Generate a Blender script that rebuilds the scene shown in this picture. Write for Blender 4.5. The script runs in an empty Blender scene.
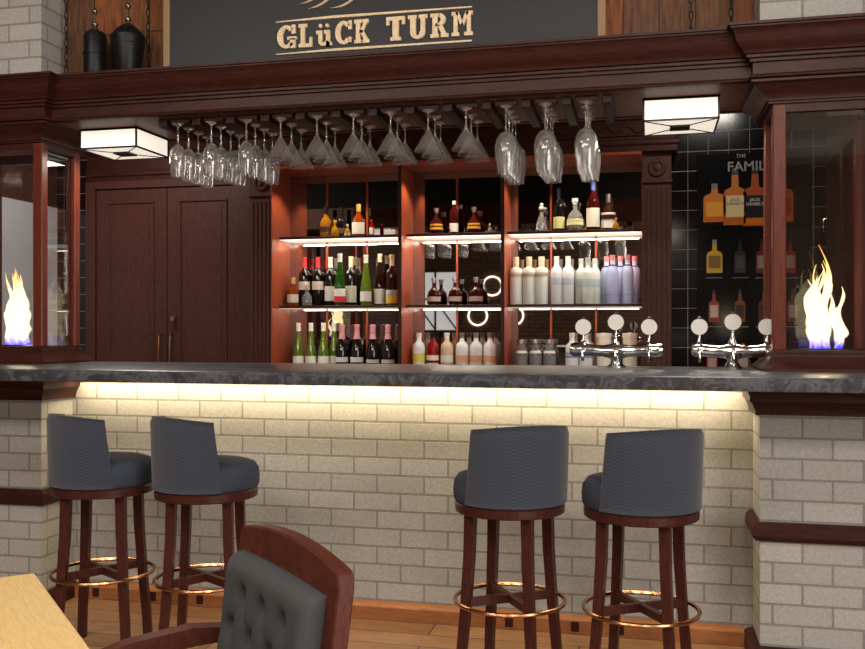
import bpy, math, random
from mathutils import Vector, Matrix
R = random.Random(7)
PI = math.pi
COL = bpy.context.scene.collection
scene = bpy.context.scene
F = 930.0; CX = 432.5; HY = 329.0; S = 0.2267; CS = 0.97396; H = 1.33
ZF = -0.075                                   # floor level
def xat(px, Y):                               # world X of a photo column on the plane Y
    u = (px-CX)/F
    return (-S+u*CS)/(CS+u*S)*Y
def zat(px, py, Y):
    u = (px-CX)/F
    return H+(HY-py)/F*Y/(CS+u*S)

# ------------------------------------------------------------------ materials
MATS = {}
def srgb(c):
    return tuple((v/12.92 if v <= .04045 else ((v+.055)/1.055)**2.4) for v in [x/255 for x in c])+(1,)
class NT:
    def __init__(s, name):
        s.m = bpy.data.materials.new(name); s.m.use_nodes = True
        s.t = s.m.node_tree; s.b = s.t.nodes['Principled BSDF']
        s.out = s.t.nodes['Material Output']
    def n(s, typ, **kw):
        nd = s.t.nodes.new(typ)
        for k, v in kw.items(): setattr(nd, k, v)
        return nd
    def l(s, a, b): s.t.links.new(a, b)
    def math(s, op, a, b=None, c=None):
        nd = s.n('ShaderNodeMath', operation=op)
        for i, v in enumerate((a, b, c)):
            if v is None: continue
            if isinstance(v, (int, float)): nd.inputs[i].default_value = v
            else: s.l(v, nd.inputs[i])
        return nd.outputs[0]
    def ramp(s, fac, stops):
        nd = s.n('ShaderNodeValToRGB'); e = nd.color_ramp.elements
        while len(e) < len(stops): e.new(.5)
        for i, (p, c) in enumerate(stops): e[i].position = p; e[i].color = c
        s.l(fac, nd.inputs[0]); return nd.outputs[0]
    def obj(s): return s.n('ShaderNodeTexCoord').outputs['Object']
    def wall_uv(s, dx=0, dz=0):
        sp = s.n('ShaderNodeSeparateXYZ'); s.l(s.obj(), sp.inputs[0])
        cb = s.n('ShaderNodeCombineXYZ')
        s.l(s.math('ADD', s.math('ADD', sp.outputs[0], sp.outputs[1]), dx), cb.inputs[0])
        s.l(s.math('ADD', sp.outputs[2], dz), cb.inputs[1]); return cb.outputs[0]
    def bump(s, h, strength=.3, dist=.01):
        b = s.n('ShaderNodeBump'); b.inputs['Strength'].default_value = strength
        b.inputs['Distance'].default_value = dist
        s.l(h, b.inputs['Height']); s.l(b.outputs[0], s.b.inputs['Normal'])
def plain(name, rgb, rough=.5, metal=0, emit=0, ecol=None, trans=0, ior=1.45, coat=0, noise=.0, nscale=60):
    if name in MATS: return MATS[name]
    t = NT(name); b = t.b
    b.inputs['Base Color'].default_value = srgb(rgb)
    b.inputs['Roughness'].default_value = rough; b.inputs['Metallic'].default_value = metal
    b.inputs['Transmission Weight'].default_value = trans; b.inputs['IOR'].default_value = ior
    b.inputs['Coat Weight'].default_value = coat
    if emit:
        b.inputs['Emission Color'].default_value = srgb(ecol or rgb); b.inputs['Emission Strength'].default_value = emit
    if noise:
        nz = t.n('ShaderNodeTexNoise'); nz.inputs['Scale'].default_value = nscale; nz.inputs['Detail'].default_value = 4
        t.l(t.obj(), nz.inputs['Vector'])
        c = srgb(rgb)
        t.l(t.ramp(nz.outputs[0], [(.3, tuple(v*(1-noise) for v in c[:3])+(1,)), (.7, tuple(min(1, v*(1+noise)) for v in c[:3])+(1,))]), b.inputs['Base Color'])
    MATS[name] = t.m; return t.m
def wood(name, dark, light, scale=(1, 1, 12), rough=.35, grain=18, coat=.0, bump=.08, spec=.22):
    if name in MATS: return MATS[name]
    t = NT(name)
    mp = t.n('ShaderNodeMapping'); mp.inputs['Scale'].default_value = scale
    t.l(t.obj(), mp.inputs[0])
    a = t.n('ShaderNodeTexNoise'); a.inputs['Scale'].default_value = grain; a.inputs['Detail'].default_value = 6; a.inputs['Distortion'].default_value = .6
    t.l(mp.outputs[0], a.inputs['Vector'])
    t.l(t.ramp(a.outputs[0], [(.3, srgb(dark)), (.7, srgb(light))]), t.b.inputs['Base Color'])
    t.b.inputs['Roughness'].default_value = rough; t.b.inputs['Coat Weight'].default_value = coat; t.b.inputs['Specular IOR Level'].default_value = spec
    t.b.inputs['Coat Roughness'].default_value = .2
    t.bump(a.outputs[0], bump, .004)
    MATS[name] = t.m; return t.m
def brick(name, c1, c2, mortar, w=.262, h=.0867, mort=.0075, dx=0., dz=0., rough=.8, off=.5, bumpd=.006, noise=.25, bs=.6, nscale=70):
    t = NT(name); uv = t.wall_uv(dx, dz)
    br = t.n('ShaderNodeTexBrick', offset=off, squash=1)
    br.inputs['Color1'].default_value = srgb(c1); br.inputs['Color2'].default_value = srgb(c2)
    br.inputs['Mortar'].default_value = srgb(mortar); br.inputs['Scale'].default_value = 1
    br.inputs['Mortar Size'].default_value = mort; br.inputs['Mortar Smooth'].default_value = .25
    br.inputs['Brick Width'].default_value = w; br.inputs['Row Height'].default_value = h
    t.l(uv, br.inputs['Vector'])
    nz = t.n('ShaderNodeTexNoise'); nz.inputs['Scale'].default_value = nscale; nz.inputs['Detail'].default_value = 5
    t.l(t.obj(), nz.inputs['Vector'])
    mx = t.n('ShaderNodeMix', data_type='RGBA', blend_type='MULTIPLY'); mx.inputs[0].default_value = 1
    t.l(br.outputs['Color'], mx.inputs[6])
    t.l(t.ramp(nz.outputs[0], [(.25, (1-noise,)*3+(1,)), (.75, (1, 1, 1, 1))]), mx.inputs[7])
    t.l(mx.outputs[2], t.b.inputs['Base Color']); t.b.inputs['Roughness'].default_value = rough
    hh = t.math('ADD', t.math('MULTIPLY', br.outputs['Fac'], -1.0), t.math('MULTIPLY', nz.outputs[0], .35))
    t.bump(hh, bs, bumpd)
    MATS[name] = t.m; return t.m

MAH = wood('mahogany', (42, 19, 14), (66, 31, 23), (1.5, 12, 12), .42, 9)
MAHV = wood('mahogany_upright', (42, 19, 14), (66, 31, 23), (12, 12, 1.5), .42, 9)
DKV = wood('dark_walnut', (60, 34, 28), (80, 46, 38), (12, 12, 1.5), .45, 9)
SHELFW = wood('cherry_wood', (134, 58, 34), (160, 76, 46), (12, 12, 1.5), .4, 9)
STOOLW = wood('stool_wood', (50, 24, 20), (74, 36, 29), (10, 10, 1.5), .35, 14)
CHAIRW = wood('chair_wood', (62, 29, 22), (82, 41, 31), (2, 10, 4), .45, 10, spec=.12)
TABLEW = wood('pale_oak', (196, 164, 108), (212, 182, 126), (2, 26, 14), .45, 8, bump=.03)
BRICK = brick('painted_brick', (182, 180, 175), (170, 168, 163), (142, 139, 133), mort=.0055, w=.236, dx=.119, dz=-.876+.0867*12)
BACKBRICK = brick('brown_brick', (92, 66, 48), (70, 50, 38), (44, 34, 28), w=.24, h=.075, mort=.008)
TILE = brick('black_tile', (14, 9, 9), (20, 12, 11), (120, 116, 114), w=.1413, h=.1413, mort=.0026, off=0, dx=-(.273+6.95)+.1413*60, dz=-(1.33+.789*1.2636)+.1413*30, rough=.14, bumpd=.001, noise=.1, bs=.2)
def rustic():
    t = NT('rustic_boards'); uv = t.wall_uv(.08, .02)
    sp = t.n('ShaderNodeSeparateXYZ'); t.l(uv, sp.inputs[0]); cb = t.n('ShaderNodeCombineXYZ')
    t.l(sp.outputs[1], cb.inputs[0]); t.l(sp.outputs[0], cb.inputs[1])
    br = t.n('ShaderNodeTexBrick', offset=.37)
    br.inputs['Color1'].default_value = srgb((160, 90, 42)); br.inputs['Color2'].default_value = srgb((100, 68, 42))
    br.inputs['Mortar'].default_value = srgb((38, 22, 14)); br.inputs['Scale'].default_value = 1
    br.inputs['Mortar Size'].default_value = .003; br.inputs['Brick Width'].default_value = .62; br.inputs['Row Height'].default_value = .158
    t.l(cb.outputs[0], br.inputs['Vector'])
    mp = t.n('ShaderNodeMapping'); mp.inputs['Scale'].default_value = (30, 30, 4); t.l(t.obj(), mp.inputs[0])
    nz = t.n('ShaderNodeTexNoise'); nz.inputs['Scale'].default_value = 2; nz.inputs['Detail'].default_value = 8
    t.l(mp.outputs[0], nz.inputs['Vector'])
    mx = t.n('ShaderNodeMix', data_type='RGBA', blend_type='MULTIPLY'); mx.inputs[0].default_value = 1
    t.l(br.outputs['Color'], mx.inputs[6]); t.l(t.ramp(nz.outputs[0], [(.25, (.22, .2, .18, 1)), (.65, (1, 1, 1, 1))]), mx.inputs[7])
    t.l(mx.outputs[2], t.b.inputs['Base Color']); t.b.inputs['Roughness'].default_value = .7
    t.bump(nz.outputs[0], .4, .01); return t.m
RUST = rustic()
def floor_mat():
    t = NT('plank_floor')
    br = t.n('ShaderNodeTexBrick', offset=.43)
    br.inputs['Color1'].default_value = srgb((180, 140, 102)); br.inputs['Color2'].default_value = srgb((152, 114, 82))
    br.inputs['Mortar'].default_value = srgb((48, 28, 18)); br.inputs['Scale'].default_value = 1
    br.inputs['Mortar Size'].default_value = .0035; br.inputs['Brick Width'].default_value = 1.6; br.inputs['Row Height'].default_value = .16
    mp0 = t.n('ShaderNodeMapping'); mp0.inputs['Location'].default_value = (.3, .005, 0); t.l(t.obj(), mp0.inputs[0])
    t.l(mp0.outputs[0], br.inputs['Vector'])
    mp = t.n('ShaderNodeMapping'); mp.inputs['Scale'].default_value = (2, 22, 1); t.l(t.obj(), mp.inputs[0])
    nz = t.n('ShaderNodeTexNoise'); nz.inputs['Scale'].default_value = 2.5; nz.inputs['Detail'].default_value = 8; nz.inputs['Distortion'].default_value = 1
    t.l(mp.outputs[0], nz.inputs['Vector'])
    mx = t.n('ShaderNodeMix', data_type='RGBA', blend_type='MULTIPLY'); mx.inputs[0].default_value = 1
    t.l(br.outputs['Color'], mx.inputs[6]); t.l(t.ramp(nz.outputs[0], [(.3, (.6, .52, .46, 1)), (.7, (1, 1, 1, 1))]), mx.inputs[7])
    t.l(mx.outputs[2], t.b.inputs['Base Color']); t.b.inputs['Roughness'].default_value = .3
    t.bump(br.outputs['Fac'], -.3, .002); return t.m
FLOORM = floor_mat()
def marble():
    t = NT('dark_marble')
    a = t.n('ShaderNodeTexNoise'); a.inputs['Scale'].default_value = 9; a.inputs['Detail'].default_value = 10; a.inputs['Distortion'].default_value = 1.6; a.inputs['Roughness'].default_value = .7
    t.l(t.obj(), a.inputs['Vector'])
    t.l(t.ramp(a.outputs[0], [(.32, srgb((38, 40, 44))), (.5, srgb((58, 60, 66))), (.55, srgb((92, 95, 100))), (.6, srgb((62, 64, 70))), (.8, srgb((44, 46, 51)))]), t.b.inputs['Base Color'])
    t.b.inputs['Roughness'].default_value = .28; return t.m
MARBLE = marble()
def fabric(name, c1, c2):
    t = NT(name)
    uvn = t.n('ShaderNodeTexCoord').outputs['UV']
    sp = t.n('ShaderNodeSeparateXYZ'); t.l(uvn, sp.inputs[0])
    tri = t.math('PINGPONG', sp.outputs[0], .027)
    ph = t.math('ADD', sp.outputs[1], t.math('MULTIPLY', tri, 1.45))
    st = t.math('PINGPONG', ph, .0068)
    f = t.math('DIVIDE', st, .0068)
    t.l(t.ramp(f, [(.4, srgb(c1)), (.6, srgb(c2))]), t.b.inputs['Base Color'])
    t.b.inputs['Roughness'].default_value = .9
    t.b.inputs['Sheen Weight'].default_value = .25
    t.bump(f, .3, .002); return t.m
HERR = fabric('herringbone_fabric', (20, 24, 32), (58, 65, 82))
FAB = plain('woven_fabric', (50, 56, 69), .95, noise=.35, nscale=500)
CHFAB = plain('charcoal_fabric', (58, 60, 63), .95, noise=.25, nscale=450)
def sheen_glass():  # pale scatter mixed in as a sheen to brighten the glass
    t = NT('clear_glass'); b = t.b
    b.inputs['Base Color'].default_value = (1, 1, 1, 1); b.inputs['Roughness'].default_value = .02; b.inputs['Transmission Weight'].default_value = 1; b.inputs['IOR'].default_value = 1.5
    df = t.n('ShaderNodeBsdfTranslucent'); df.inputs[0].default_value = (.9, .88, .84, 1)
    d2 = t.n('ShaderNodeBsdfDiffuse'); d2.inputs[0].default_value = (.9, .88, .84, 1)
    m0 = t.n('ShaderNodeMixShader'); m0.inputs[0].default_value = .5; t.l(df.outputs[0], m0.inputs[1]); t.l(d2.outputs[0], m0.inputs[2])
    mx = t.n('ShaderNodeMixShader'); mx.inputs[0].default_value = .085
    t.l(b.outputs[0], mx.inputs[1]); t.l(m0.outputs[0], mx.inputs[2]); t.l(mx.outputs[0], t.out.inputs[0]); return t.m
GLASS = sheen_glass()
def pane_mat():
    t = NT('pane_glass')
    tr = t.n('ShaderNodeBsdfTransparent'); tr.inputs[0].default_value = (.93, .93, .93, 1)
    gl = t.n('ShaderNodeBsdfGlossy'); gl.inputs['Roughness'].default_value = .01
    fr = t.n('ShaderNodeFresnel'); t.l(t.math('SUBTRACT', 1.55, t.math('MULTIPLY', t.n('ShaderNodeNewGeometry').outputs['Backfacing'], 1.55-1/1.55)), fr.inputs[0])
    mx = t.n('ShaderNodeMixShader')
    t.l(t.math('MULTIPLY', fr.outputs[0], 1.0), mx.inputs[0]); t.l(tr.outputs[0], mx.inputs[1]); t.l(gl.outputs[0], mx.inputs[2])
    t.l(mx.outputs[0], t.out.inputs[0]); return t.m
PANE = pane_mat()
MIRROR = plain('mirror', (190, 184, 178), .015, metal=1)
BRASS = plain('polished_brass', (186, 136, 100), .22, metal=1)
CHROME = plain('chrome', (215, 215, 215), .12, metal=1)
BLACKM = plain('black_metal', (14, 14, 15), .4)
URNM = plain('blackened_metal', (30, 32, 33), .45, metal=.6, noise=.3)
LAMPG = plain('lamp_shade_glass', (255, 250, 238), .6, emit=.74, ecol=(255, 246, 228))
LEDM = plain('led_diffuser', (255, 246, 228), .5, emit=.72, ecol=(255, 243, 222))
LEDM2 = plain('led_diffuser_dim', (230, 214, 196), .5, emit=.3, ecol=(255, 236, 210))
LEDW = plain('led_warm', (255, 232, 190), .5, emit=3, ecol=(255, 224, 170))
RINGM = plain('ring_glow', (255, 240, 210), .5, emit=4, ecol=(255, 240, 214))
WHITE = plain('white_enamel', (235, 232, 226), .35)

# ------------------------------------------------------------------ mesh builder
class MB:
    def __init__(s): s.v = []; s.f = []; s.uv = None
    def add(s, vs, fs):
        o = len(s.v); s.v += [tuple(v) for v in vs]; s.f += [tuple(i+o for i in f) for f in fs]; return s
    def box(s, x0, x1, y0, y1, z0, z1, M=None):
        vs = [Vector((x, y, z)) for z in (z0, z1) for y in (y0, y1) for x in (x0, x1)]
        if M: vs = [M @ v for v in vs]
        return s.add(vs, [(0, 2, 3, 1), (4, 5, 7, 6), (0, 1, 5, 4), (2, 6, 7, 3), (0, 4, 6, 2), (1, 3, 7, 5)])
    def bbox(s, x0, x1, y0, y1, z0, z1, b=.004):       # chamfered box
        xs = (x0, x1); ys = (y0, y1); zs = (z0, z1); vs = []; idx = {}
        for i in (0, 1):
            for j in (0, 1):
                for k in (0, 1):
                    sx = b if i == 0 else -b; sy = b if j == 0 else -b; sz = b if k == 0 else -b
                    X, Y, Z = xs[i], ys[j], zs[k]
                    idx[i, j, k, 0] = len(vs); vs.append((X, Y+sy, Z+sz))
                    idx[i, j, k, 1] = len(vs); vs.append((X+sx, Y, Z+sz))
                    idx[i, j, k, 2] = len(vs); vs.append((X+sx, Y+sy, Z))
        fs = []
        for i in (0, 1):
            q = [idx[i, 0, 0, 0], idx[i, 1, 0, 0], idx[i, 1, 1, 0], idx[i, 0, 1, 0]]; fs.append(q if i else q[::-1])
            q = [idx[0, i, 0, 1], idx[1, i, 0, 1], idx[1, i, 1, 1], idx[0, i, 1, 1]]; fs.append(q[::-1] if i else q)
            q = [idx[0, 0, i, 2], idx[1, 0, i, 2], idx[1, 1, i, 2], idx[0, 1, i, 2]]; fs.append(q if i else q[::-1])
        for a in (0, 1):
            for c in (0, 1):
                fs.append([idx[a, c, 0, 0], idx[a, c, 1, 0], idx[a, c, 1, 1], idx[a, c, 0, 1]])
                fs.append([idx[a, 0, c, 0], idx[a, 1, c, 0], idx[a, 1, c, 2], idx[a, 0, c, 2]])
                fs.append([idx[0, a, c, 1], idx[1, a, c, 1], idx[1, a, c, 2], idx[0, a, c, 2]])
                for k in (0, 1): fs.append([idx[a, c, k, 0], idx[a, c, k, 1], idx[a, c, k, 2]])
        return s.add(vs, fs)
    def lathe(s, prof, n=24, c=(0, 0, 0), a0=0, a1=2*PI, M=None):
        full = abs(a1-a0-2*PI) < 1e-6; m = n if full else n+1
        vs = []
        for i in range(m):
            a = a0+(a1-a0)*i/n
            for r, z in prof: vs.append(Vector((c[0]+r*math.cos(a), c[1]+r*math.sin(a), c[2]+z)))
        if M: vs = [M @ v for v in vs]
        k = len(prof); fs = []
        for i in range(n):
            j = (i+1) % m
            for q in range(k-1):
                f = [i*k+q, j*k+q, j*k+q+1, i*k+q+1]
                fs.append(f)
        s.add(vs, fs)
        return s
    def tube(s, pts, r, n=10, cyc=False, rs=None, flat=1.0):
        pts = [Vector(p) for p in pts]; N = len(pts); vs = []; prev = None
        for i, p in enumerate(pts):
            if cyc: d = pts[(i+1) % N]-pts[i-1]
            else: d = pts[min(i+1, N-1)]-pts[max(i-1, 0)]
            d.normalize()
            if prev is None:
                up = Vector((0, 0, 1)) if abs(d.z) < .9 else Vector((0, 1, 0))
                a = d.cross(up).normalized()
            else: a = (prev-d*prev.dot(d)).normalized()
            prev = a; b = d.cross(a); rr = rs[i] if rs else r
            for k in range(n):
                t = 2*PI*k/n; vs.append(p+a*(rr*math.cos(t))+b*(rr*flat*math.sin(t)))
        fs = []
        for i in range(N if cyc else N-1):
            j = (i+1) % N
            for k in range(n): fs.append((i*n+k, i*n+(k+1) % n, j*n+(k+1) % n, j*n+k))
        if not cyc: fs += [tuple(range(n))[::-1], tuple((N-1)*n+k for k in range(n))]
        return s.add(vs, fs)
    def bar(s, pts, w, h):                             # rectangular section along points (w sideways, h in plane)
        pts = [Vector(p) for p in pts]; vs = []; side = None
        for i, p in enumerate(pts):
            d = (pts[min(i+1, len(pts)-1)]-pts[max(i-1, 0)]).normalized()
            if side is None:
                side = d.cross(Vector((0, 0, 1)))
                if side.length < .05: side = Vector((1, 0, 0))
                side.normalize()
            a = (side-d*side.dot(d)).normalized(); b = d.cross(a)
            ww = w[i] if isinstance(w, (list, tuple)) else w; hh = h[i] if isinstance(h, (list, tuple)) else h
            vs += [p+a*ww/2+b*hh/2, p-a*ww/2+b*hh/2, p-a*ww/2-b*hh/2, p+a*ww/2-b*hh/2]
        fs = [(3, 2, 1, 0), tuple(len(pts)*4-4+k for k in range(4))]
        for i in range(len(pts)-1):
            for k in range(4): fs.append((i*4+k, i*4+(k+1) % 4, i*4+4+(k+1) % 4, i*4+4+k))
        return s.add(vs, fs)
    def prism(s, poly, y0, y1, M=None):                # polygon in XZ extruded along Y
        n = len(poly)
        vs = [Vector((x, y0, z)) for x, z in poly]+[Vector((x, y1, z)) for x, z in poly]
        if M: vs = [M @ v for v in vs]
        return s.add(vs, [tuple(range(n)), tuple(range(2*n-1, n-1, -1))]+[(i, i+n, (i+1) % n+n, (i+1) % n) for i in range(n)])
    def sweep(s, path, prof):                          # closed profile (outward offset, z), mitred corners
        P = [Vector(p) for p in path]; N = len(P); nn = []
        for i in range(N-1):
            d = (P[i+1]-P[i]).normalized(); nn.append(Vector((d.y, -d.x)))
        vs = []
        for i, p in enumerate(P):
            if i == 0: m = nn[0]
            elif i == N-1: m = nn[-1]
            else:
                m = nn[i-1]+nn[i]; m = m/(m.dot(nn[i]))
            for o, z in prof: vs.append((p.x+m.x*o, p.y+m.y*o, z))
        k = len(prof); fs = [tuple(range(k)), tuple((N-1)*k+q for q in reversed(range(k)))]
        for i in range(N-1):
            for q in range(k): fs.append((i*k+q, i*k+(q+1) % k, (i+1)*k+(q+1) % k, (i+1)*k+q))
        return s.add(vs, fs)
    def build(s, name, mat, parent=None, smooth=35):
        me = bpy.data.meshes.new(name); me.from_pydata(s.v, [], s.f); me.update()
        import bmesh
        b = bmesh.new(); b.from_mesh(me); bmesh.ops.remove_doubles(b, verts=b.verts, dist=1e-6)
        bmesh.ops.recalc_face_normals(b, faces=b.faces); b.to_mesh(me); b.free()
        if smooth:
            for p in me.polygons: p.use_smooth = True
            me.set_sharp_from_angle(angle=math.radians(smooth))
        me.materials.append(mat)
        o = bpy.data.objects.new(name, me); COL.objects.link(o)
        if parent: o.parent = parent
        return o
def tag(o, label=None, cat=None, group=None, kind=None):
    if label: o['label'] = label
    if cat: o['category'] = cat
    if group: o['group'] = group
    if kind: o['kind'] = kind
    return o
def empty(name, loc=(0, 0, 0), rz=0, label=None, cat=None, group=None):
    o = bpy.data.objects.new(name, None); COL.objects.link(o); o.location = loc; o.rotation_euler = (0, 0, rz)
    o.empty_display_size = .05
    return tag(o, label, cat, group)
def copy_tree(o, parent=None):
    c = o.copy(); COL.objects.link(c)
    if parent: c.parent = parent
    for ch in [k for k in bpy.data.objects if k.parent == o]: copy_tree(ch, c)
    return c
def struct(name, mb, mat, label=None, parent=None, smooth=35):
    o = mb.build(name, mat, parent, smooth)
    if not parent: o['kind'] = 'structure'
    if label: o['label'] = label
    return o
def area(name, loc, rot, sx, sy, power, col=(1, .9, .78), parent=None, spread=None):
    d = bpy.data.lights.new(name, 'AREA'); d.shape = 'RECTANGLE'; d.size = sx; d.size_y = sy; d.energy = power; d.color = col
    if spread: d.spread = spread
    o = bpy.data.objects.new(name, d); COL.objects.link(o); o.location = loc; o.rotation_euler = rot
    if parent: o.parent = parent
    return o
ORD = ['first', 'second', 'third', 'fourth', 'fifth', 'sixth', 'seventh', 'eighth', 'ninth', 'tenth', 'eleventh', 'twelfth']

# ------------------------------------------------------------------ setting
XL, XR = -2.97, .452            # alcove sides
ZC = 3.5
struct('floor', MB().box(-5, 3.6, -4.2, 6, ZF-.1, ZF), FLOORM, 'wide warm brown wooden floor planks')
struct('ceiling', MB().box(-5, 3.6, -4.2, 6, ZC, ZC+.1), plain('ceiling_paint', (150, 140, 128), .9))
struct('wall_front', MB().box(-5, 3.6, -4.2, -4.1, ZF, ZC), BACKBRICK, 'brown brick wall behind the camera')
struct('wall_side_left', MB().box(-5, -4.9, -4.2, 4.09, ZF, ZC), BACKBRICK)
struct('wall_side_right', MB().box(3.5, 3.6, -4.2, 4.09, ZF, ZC), BACKBRICK)
struct('wall_bar', MB().box(XL, XR, 4.36, 4.46, ZF, 1.099), BRICK, 'painted pale brick front of the bar under the countertop')
struct('wall_pillar_left', MB().box(-5, XL, 4.10, 4.46, ZF, 1.099), BRICK, 'pale brick pier left of the bar recess')
struct('wall_pillar_right', MB().box(XR, 3.6, 4.10, 4.46, ZF, 1.099), BRICK, 'pale brick pier right of the bar recess')
struct('wall_upper_left', MB().box(-5, XL, 4.10, 4.4, 2.585, ZC), BRICK, 'pale brick pier above the canopy at the left')
struct('wall_upper_right', MB().box(XR, 3.6, 4.10, 4.4, 2.585, ZC), BRICK, 'pale brick pier above the canopy at the right')
struct('wall_upper', MB().box(XL, XR, 4.30, 4.4, 2.585, ZC), RUST, 'rustic brown wooden board wall above the canopy')
struct('wall_upper_back', MB().box(-5, 3.6, 4.4, 4.42, 2.585, ZC), plain('shade_black', (20, 17, 16), .8))  # near-black sheet: shade behind the upper wall put into its colour
# pier trims
TR = [(0, 1.099), (.06, 1.099), (.06, 1.075), (.052, 1.068), (.045, 1.05), (.045, 1.03), (.035, 1.022), (.025, 1.0), (.02, .985), (.02, .972), (0, .972)]
CR = [(0, .525), (.018, .525), (.034, .505), (.034, .468), (.018, .447), (0, .447)]
BB = [(0, ZF), (.04, ZF), (.04, ZF+.06), (.03, ZF+.07), (.02, ZF+.076), (0, ZF+.08)]
lp = [(-5, 4.10), (XL, 4.10), (XL, 4.36)]; rp = [(XR, 4.36), (XR, 4.10), (3.6, 4.10)]
for i, (p, nm) in enumerate(((lp, 'left'), (rp, 'right'))):
    struct('trim_%d' % (1+i*2), MB().sweep(p, TR), MAH, 'dark red wood moulding under the countertop on the %s brick pier' % nm)
    struct('trim_%d' % (2+i*2), MB().sweep(p, CR), MAH, 'dark red wood rail halfway up the %s brick pier' % nm)
    struct('baseboard_%s' % nm, MB().sweep(p, BB), MAH)
BBO = wood('warmlit_baseboard', (140, 90, 56), (166, 108, 68), (1.5, 12, 12), .35, 9)  # orange tone stands for warm light reflected on the wood
bb = struct('baseboard_bar', MB().sweep([(XL+.04, 4.36), (XR-.04, 4.36)], BB), BBO, 'wood baseboard along the bar front with warm light in its colour')
for px in (96, 153, 200, 509, 575, 620):
    x = xat(px, 4.32); MB().bbox(x-.018, x+.018, 4.314, 4.321, ZF+.012, ZF+.058, .002).build('dark_inlay', MAHV, bb)
# back-bar room
YB = 6.95; KB = 6.95/5.5            # back wall of the bar aisle
def zb_(z): return 1.33+(z-1.33)*KB
struct('wall_back', MB().box(-4.9, 1.23, YB+.02, YB+.12, ZF, ZC), DKV, 'dark wood wall behind the bar')
struct('wall_back_tile_right', MB().box(.15, 1.21, YB, YB+.02, ZF, ZC), TILE, 'black glossy tiled wall at the right behind the bar')
struct('wall_back_tile_left', MB().box(-4.88, -4.6, YB, YB+.02, ZF, ZC), TILE, 'black glossy tiled wall at the left behind the bar')
struct('wall_left', MB().box(-4.98, -4.88, 4.46, YB+.02, ZF, 2.354), plain('grey_plaster', (190, 190, 195), .6), 'light grey wall seen through the left fire cabinet')
struct('wall_left_upper', MB().box(-4.98, -4.88, 4.46, YB+.02, 2.354, ZC), DKV)
wr = struct('wall_right', MB().box(1.21, 1.31, 4.6, YB+.02, ZF, ZC), MAHV, 'red brown panelled wall seen through the right fire cabinet')
def frame_mb(mb, u0, u1, z0, z1, w, put):                # picture-frame moulding of four bars
    for a in ((u0, u1, z0, z0+w), (u0, u1, z1-w, z1), (u0, u0+w, z0+w, z1-w), (u1-w, u1, z0+w, z1-w)): put(mb, *a)
for k, (y0, y1) in enumerate(((5.3, 5.75), (5.85, 6.3), (6.4, 6.85))):
    m = MB(); frame_mb(m, y0, y1, 1.1, 2.5, .03, lambda mb, a, b, c, d: mb.box(1.19, 1.211, a, b, c, d))
    m.box(1.20, 1.211, y0+.06, y1-.06, 1.18, 2.42)
    m.build('panel_moulding', MAHV, wr)
for y, z in ((5.8, 1.62), (5.8, 2.4), (6.9, 2.05)):
    MB().tube([(1.21, y, z-.05), (1.18, y, z-.04), (1.18, y, z+.04), (1.21, y, z+.05)], .008, 8).build('brass_handle', BRASS, wr)
# entablature along the back wall
ENT = [(o*KB, zb_(z)) for o, z in ((0, 2.30), (.02, 2.30), (.02, 2.33), (.03, 2.34), (.03, 2.36), (.015, 2.37), (.015, 2.47), (.03, 2.48), (.05, 2.50), (.07, 2.54), (.08, 2.56), (.08, 2.58), (0, 2.58))]
struct('trim_5', MB().sweep([(-4.6, YB+.02), (-2.995, YB+.02), (-2.995, 6.597), (.164, 6.597), (.164, YB)], ENT), MAH, 'dark carved wood cornice above the shelves and door')
ros = MB()
m = MB()
for k in range(6):
    xc = -2.71+k*.505; zc_ = zb_(2.42)
    m.bbox(xc-.215, xc+.215, 6.566, 6.580, zc_-.044, zc_+.044, .004)
    m.tube([(xc-.15+.30*j/24, 6.563, zc_+.023*math.sin(j/24*4*PI)) for j in range(25)], .006, 6)
    m.lathe([(0, 0), (.020, 0), (.015, .008), (0, .012)], 16, M=Matrix.Translation((xc, 6.567, zc_)) @ Matrix.Rotation(PI/2, 4, 'X'))
struct('trim_6', m, MAH, 'carved wave relief on the frieze above the shelves')
struct('wall_back_ceiling', MB().box(-4.9, 1.23, 4.46, YB+.02, 3.2, 3.25), DKV)

# door
DX0, DX1 = xat(97, YB), xat(241, YB)
dr = empty('door_1', ((DX0+DX1)/2, YB, ZF)); dr['kind'] = 'structure'; dr['label'] = 'dark double door with brass handles behind the bar'
hw = (DX1-DX0)/2; dz = zb_(2.30)-ZF
MB().box(-hw-.09, -hw, -.03, .02, 0, dz).box(hw, hw+.09, -.03, .02, 0, dz).box(-hw, hw, -.03, .02, dz-.06, dz).build('door_frame', DKV, dr)
for sx in (-1, 1):
    x0, x1 = (-hw+.002, -.003) if sx < 0 else (.003, hw-.002)
    lf = MB().bbox(x0, x1, -.012, .018, .01, dz-.062, .003).build('door_leaf', DKV, dr)
    m = MB(); frame_mb(m, x0+.11, x1-.11, .25, dz-.17, .018, lambda mb, a, b, c, d: mb.bbox(a, b, -.024, -.011, c, d, .004))
    m.bbox(x0+.16, x1-.16, -.017, -.011, .30, dz-.22, .003); m.build('panel_moulding', DKV, lf)
    hx = -.05 if sx < 0 else .05
    MB().tube([(hx, -.012, 1.10), (hx, -.05, 1.11), (hx, -.055, 1.2), (hx, -.055, 1.28), (hx, -.05, 1.35), (hx, -.012, 1.36)], .007, 8).build('handle', BRASS, lf)
MB().lathe([(0, -.03), (.02, -.028), (.026, -.015), (.018, -.002), (.01, .006), (0, .006)], 16, M=Matrix.Translation((.075, -.03, zat(176, 319, YB)-ZF)) @ Matrix.Rotation(-PI/2, 4, 'X')).build('knob', BRASS, dr)
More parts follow.
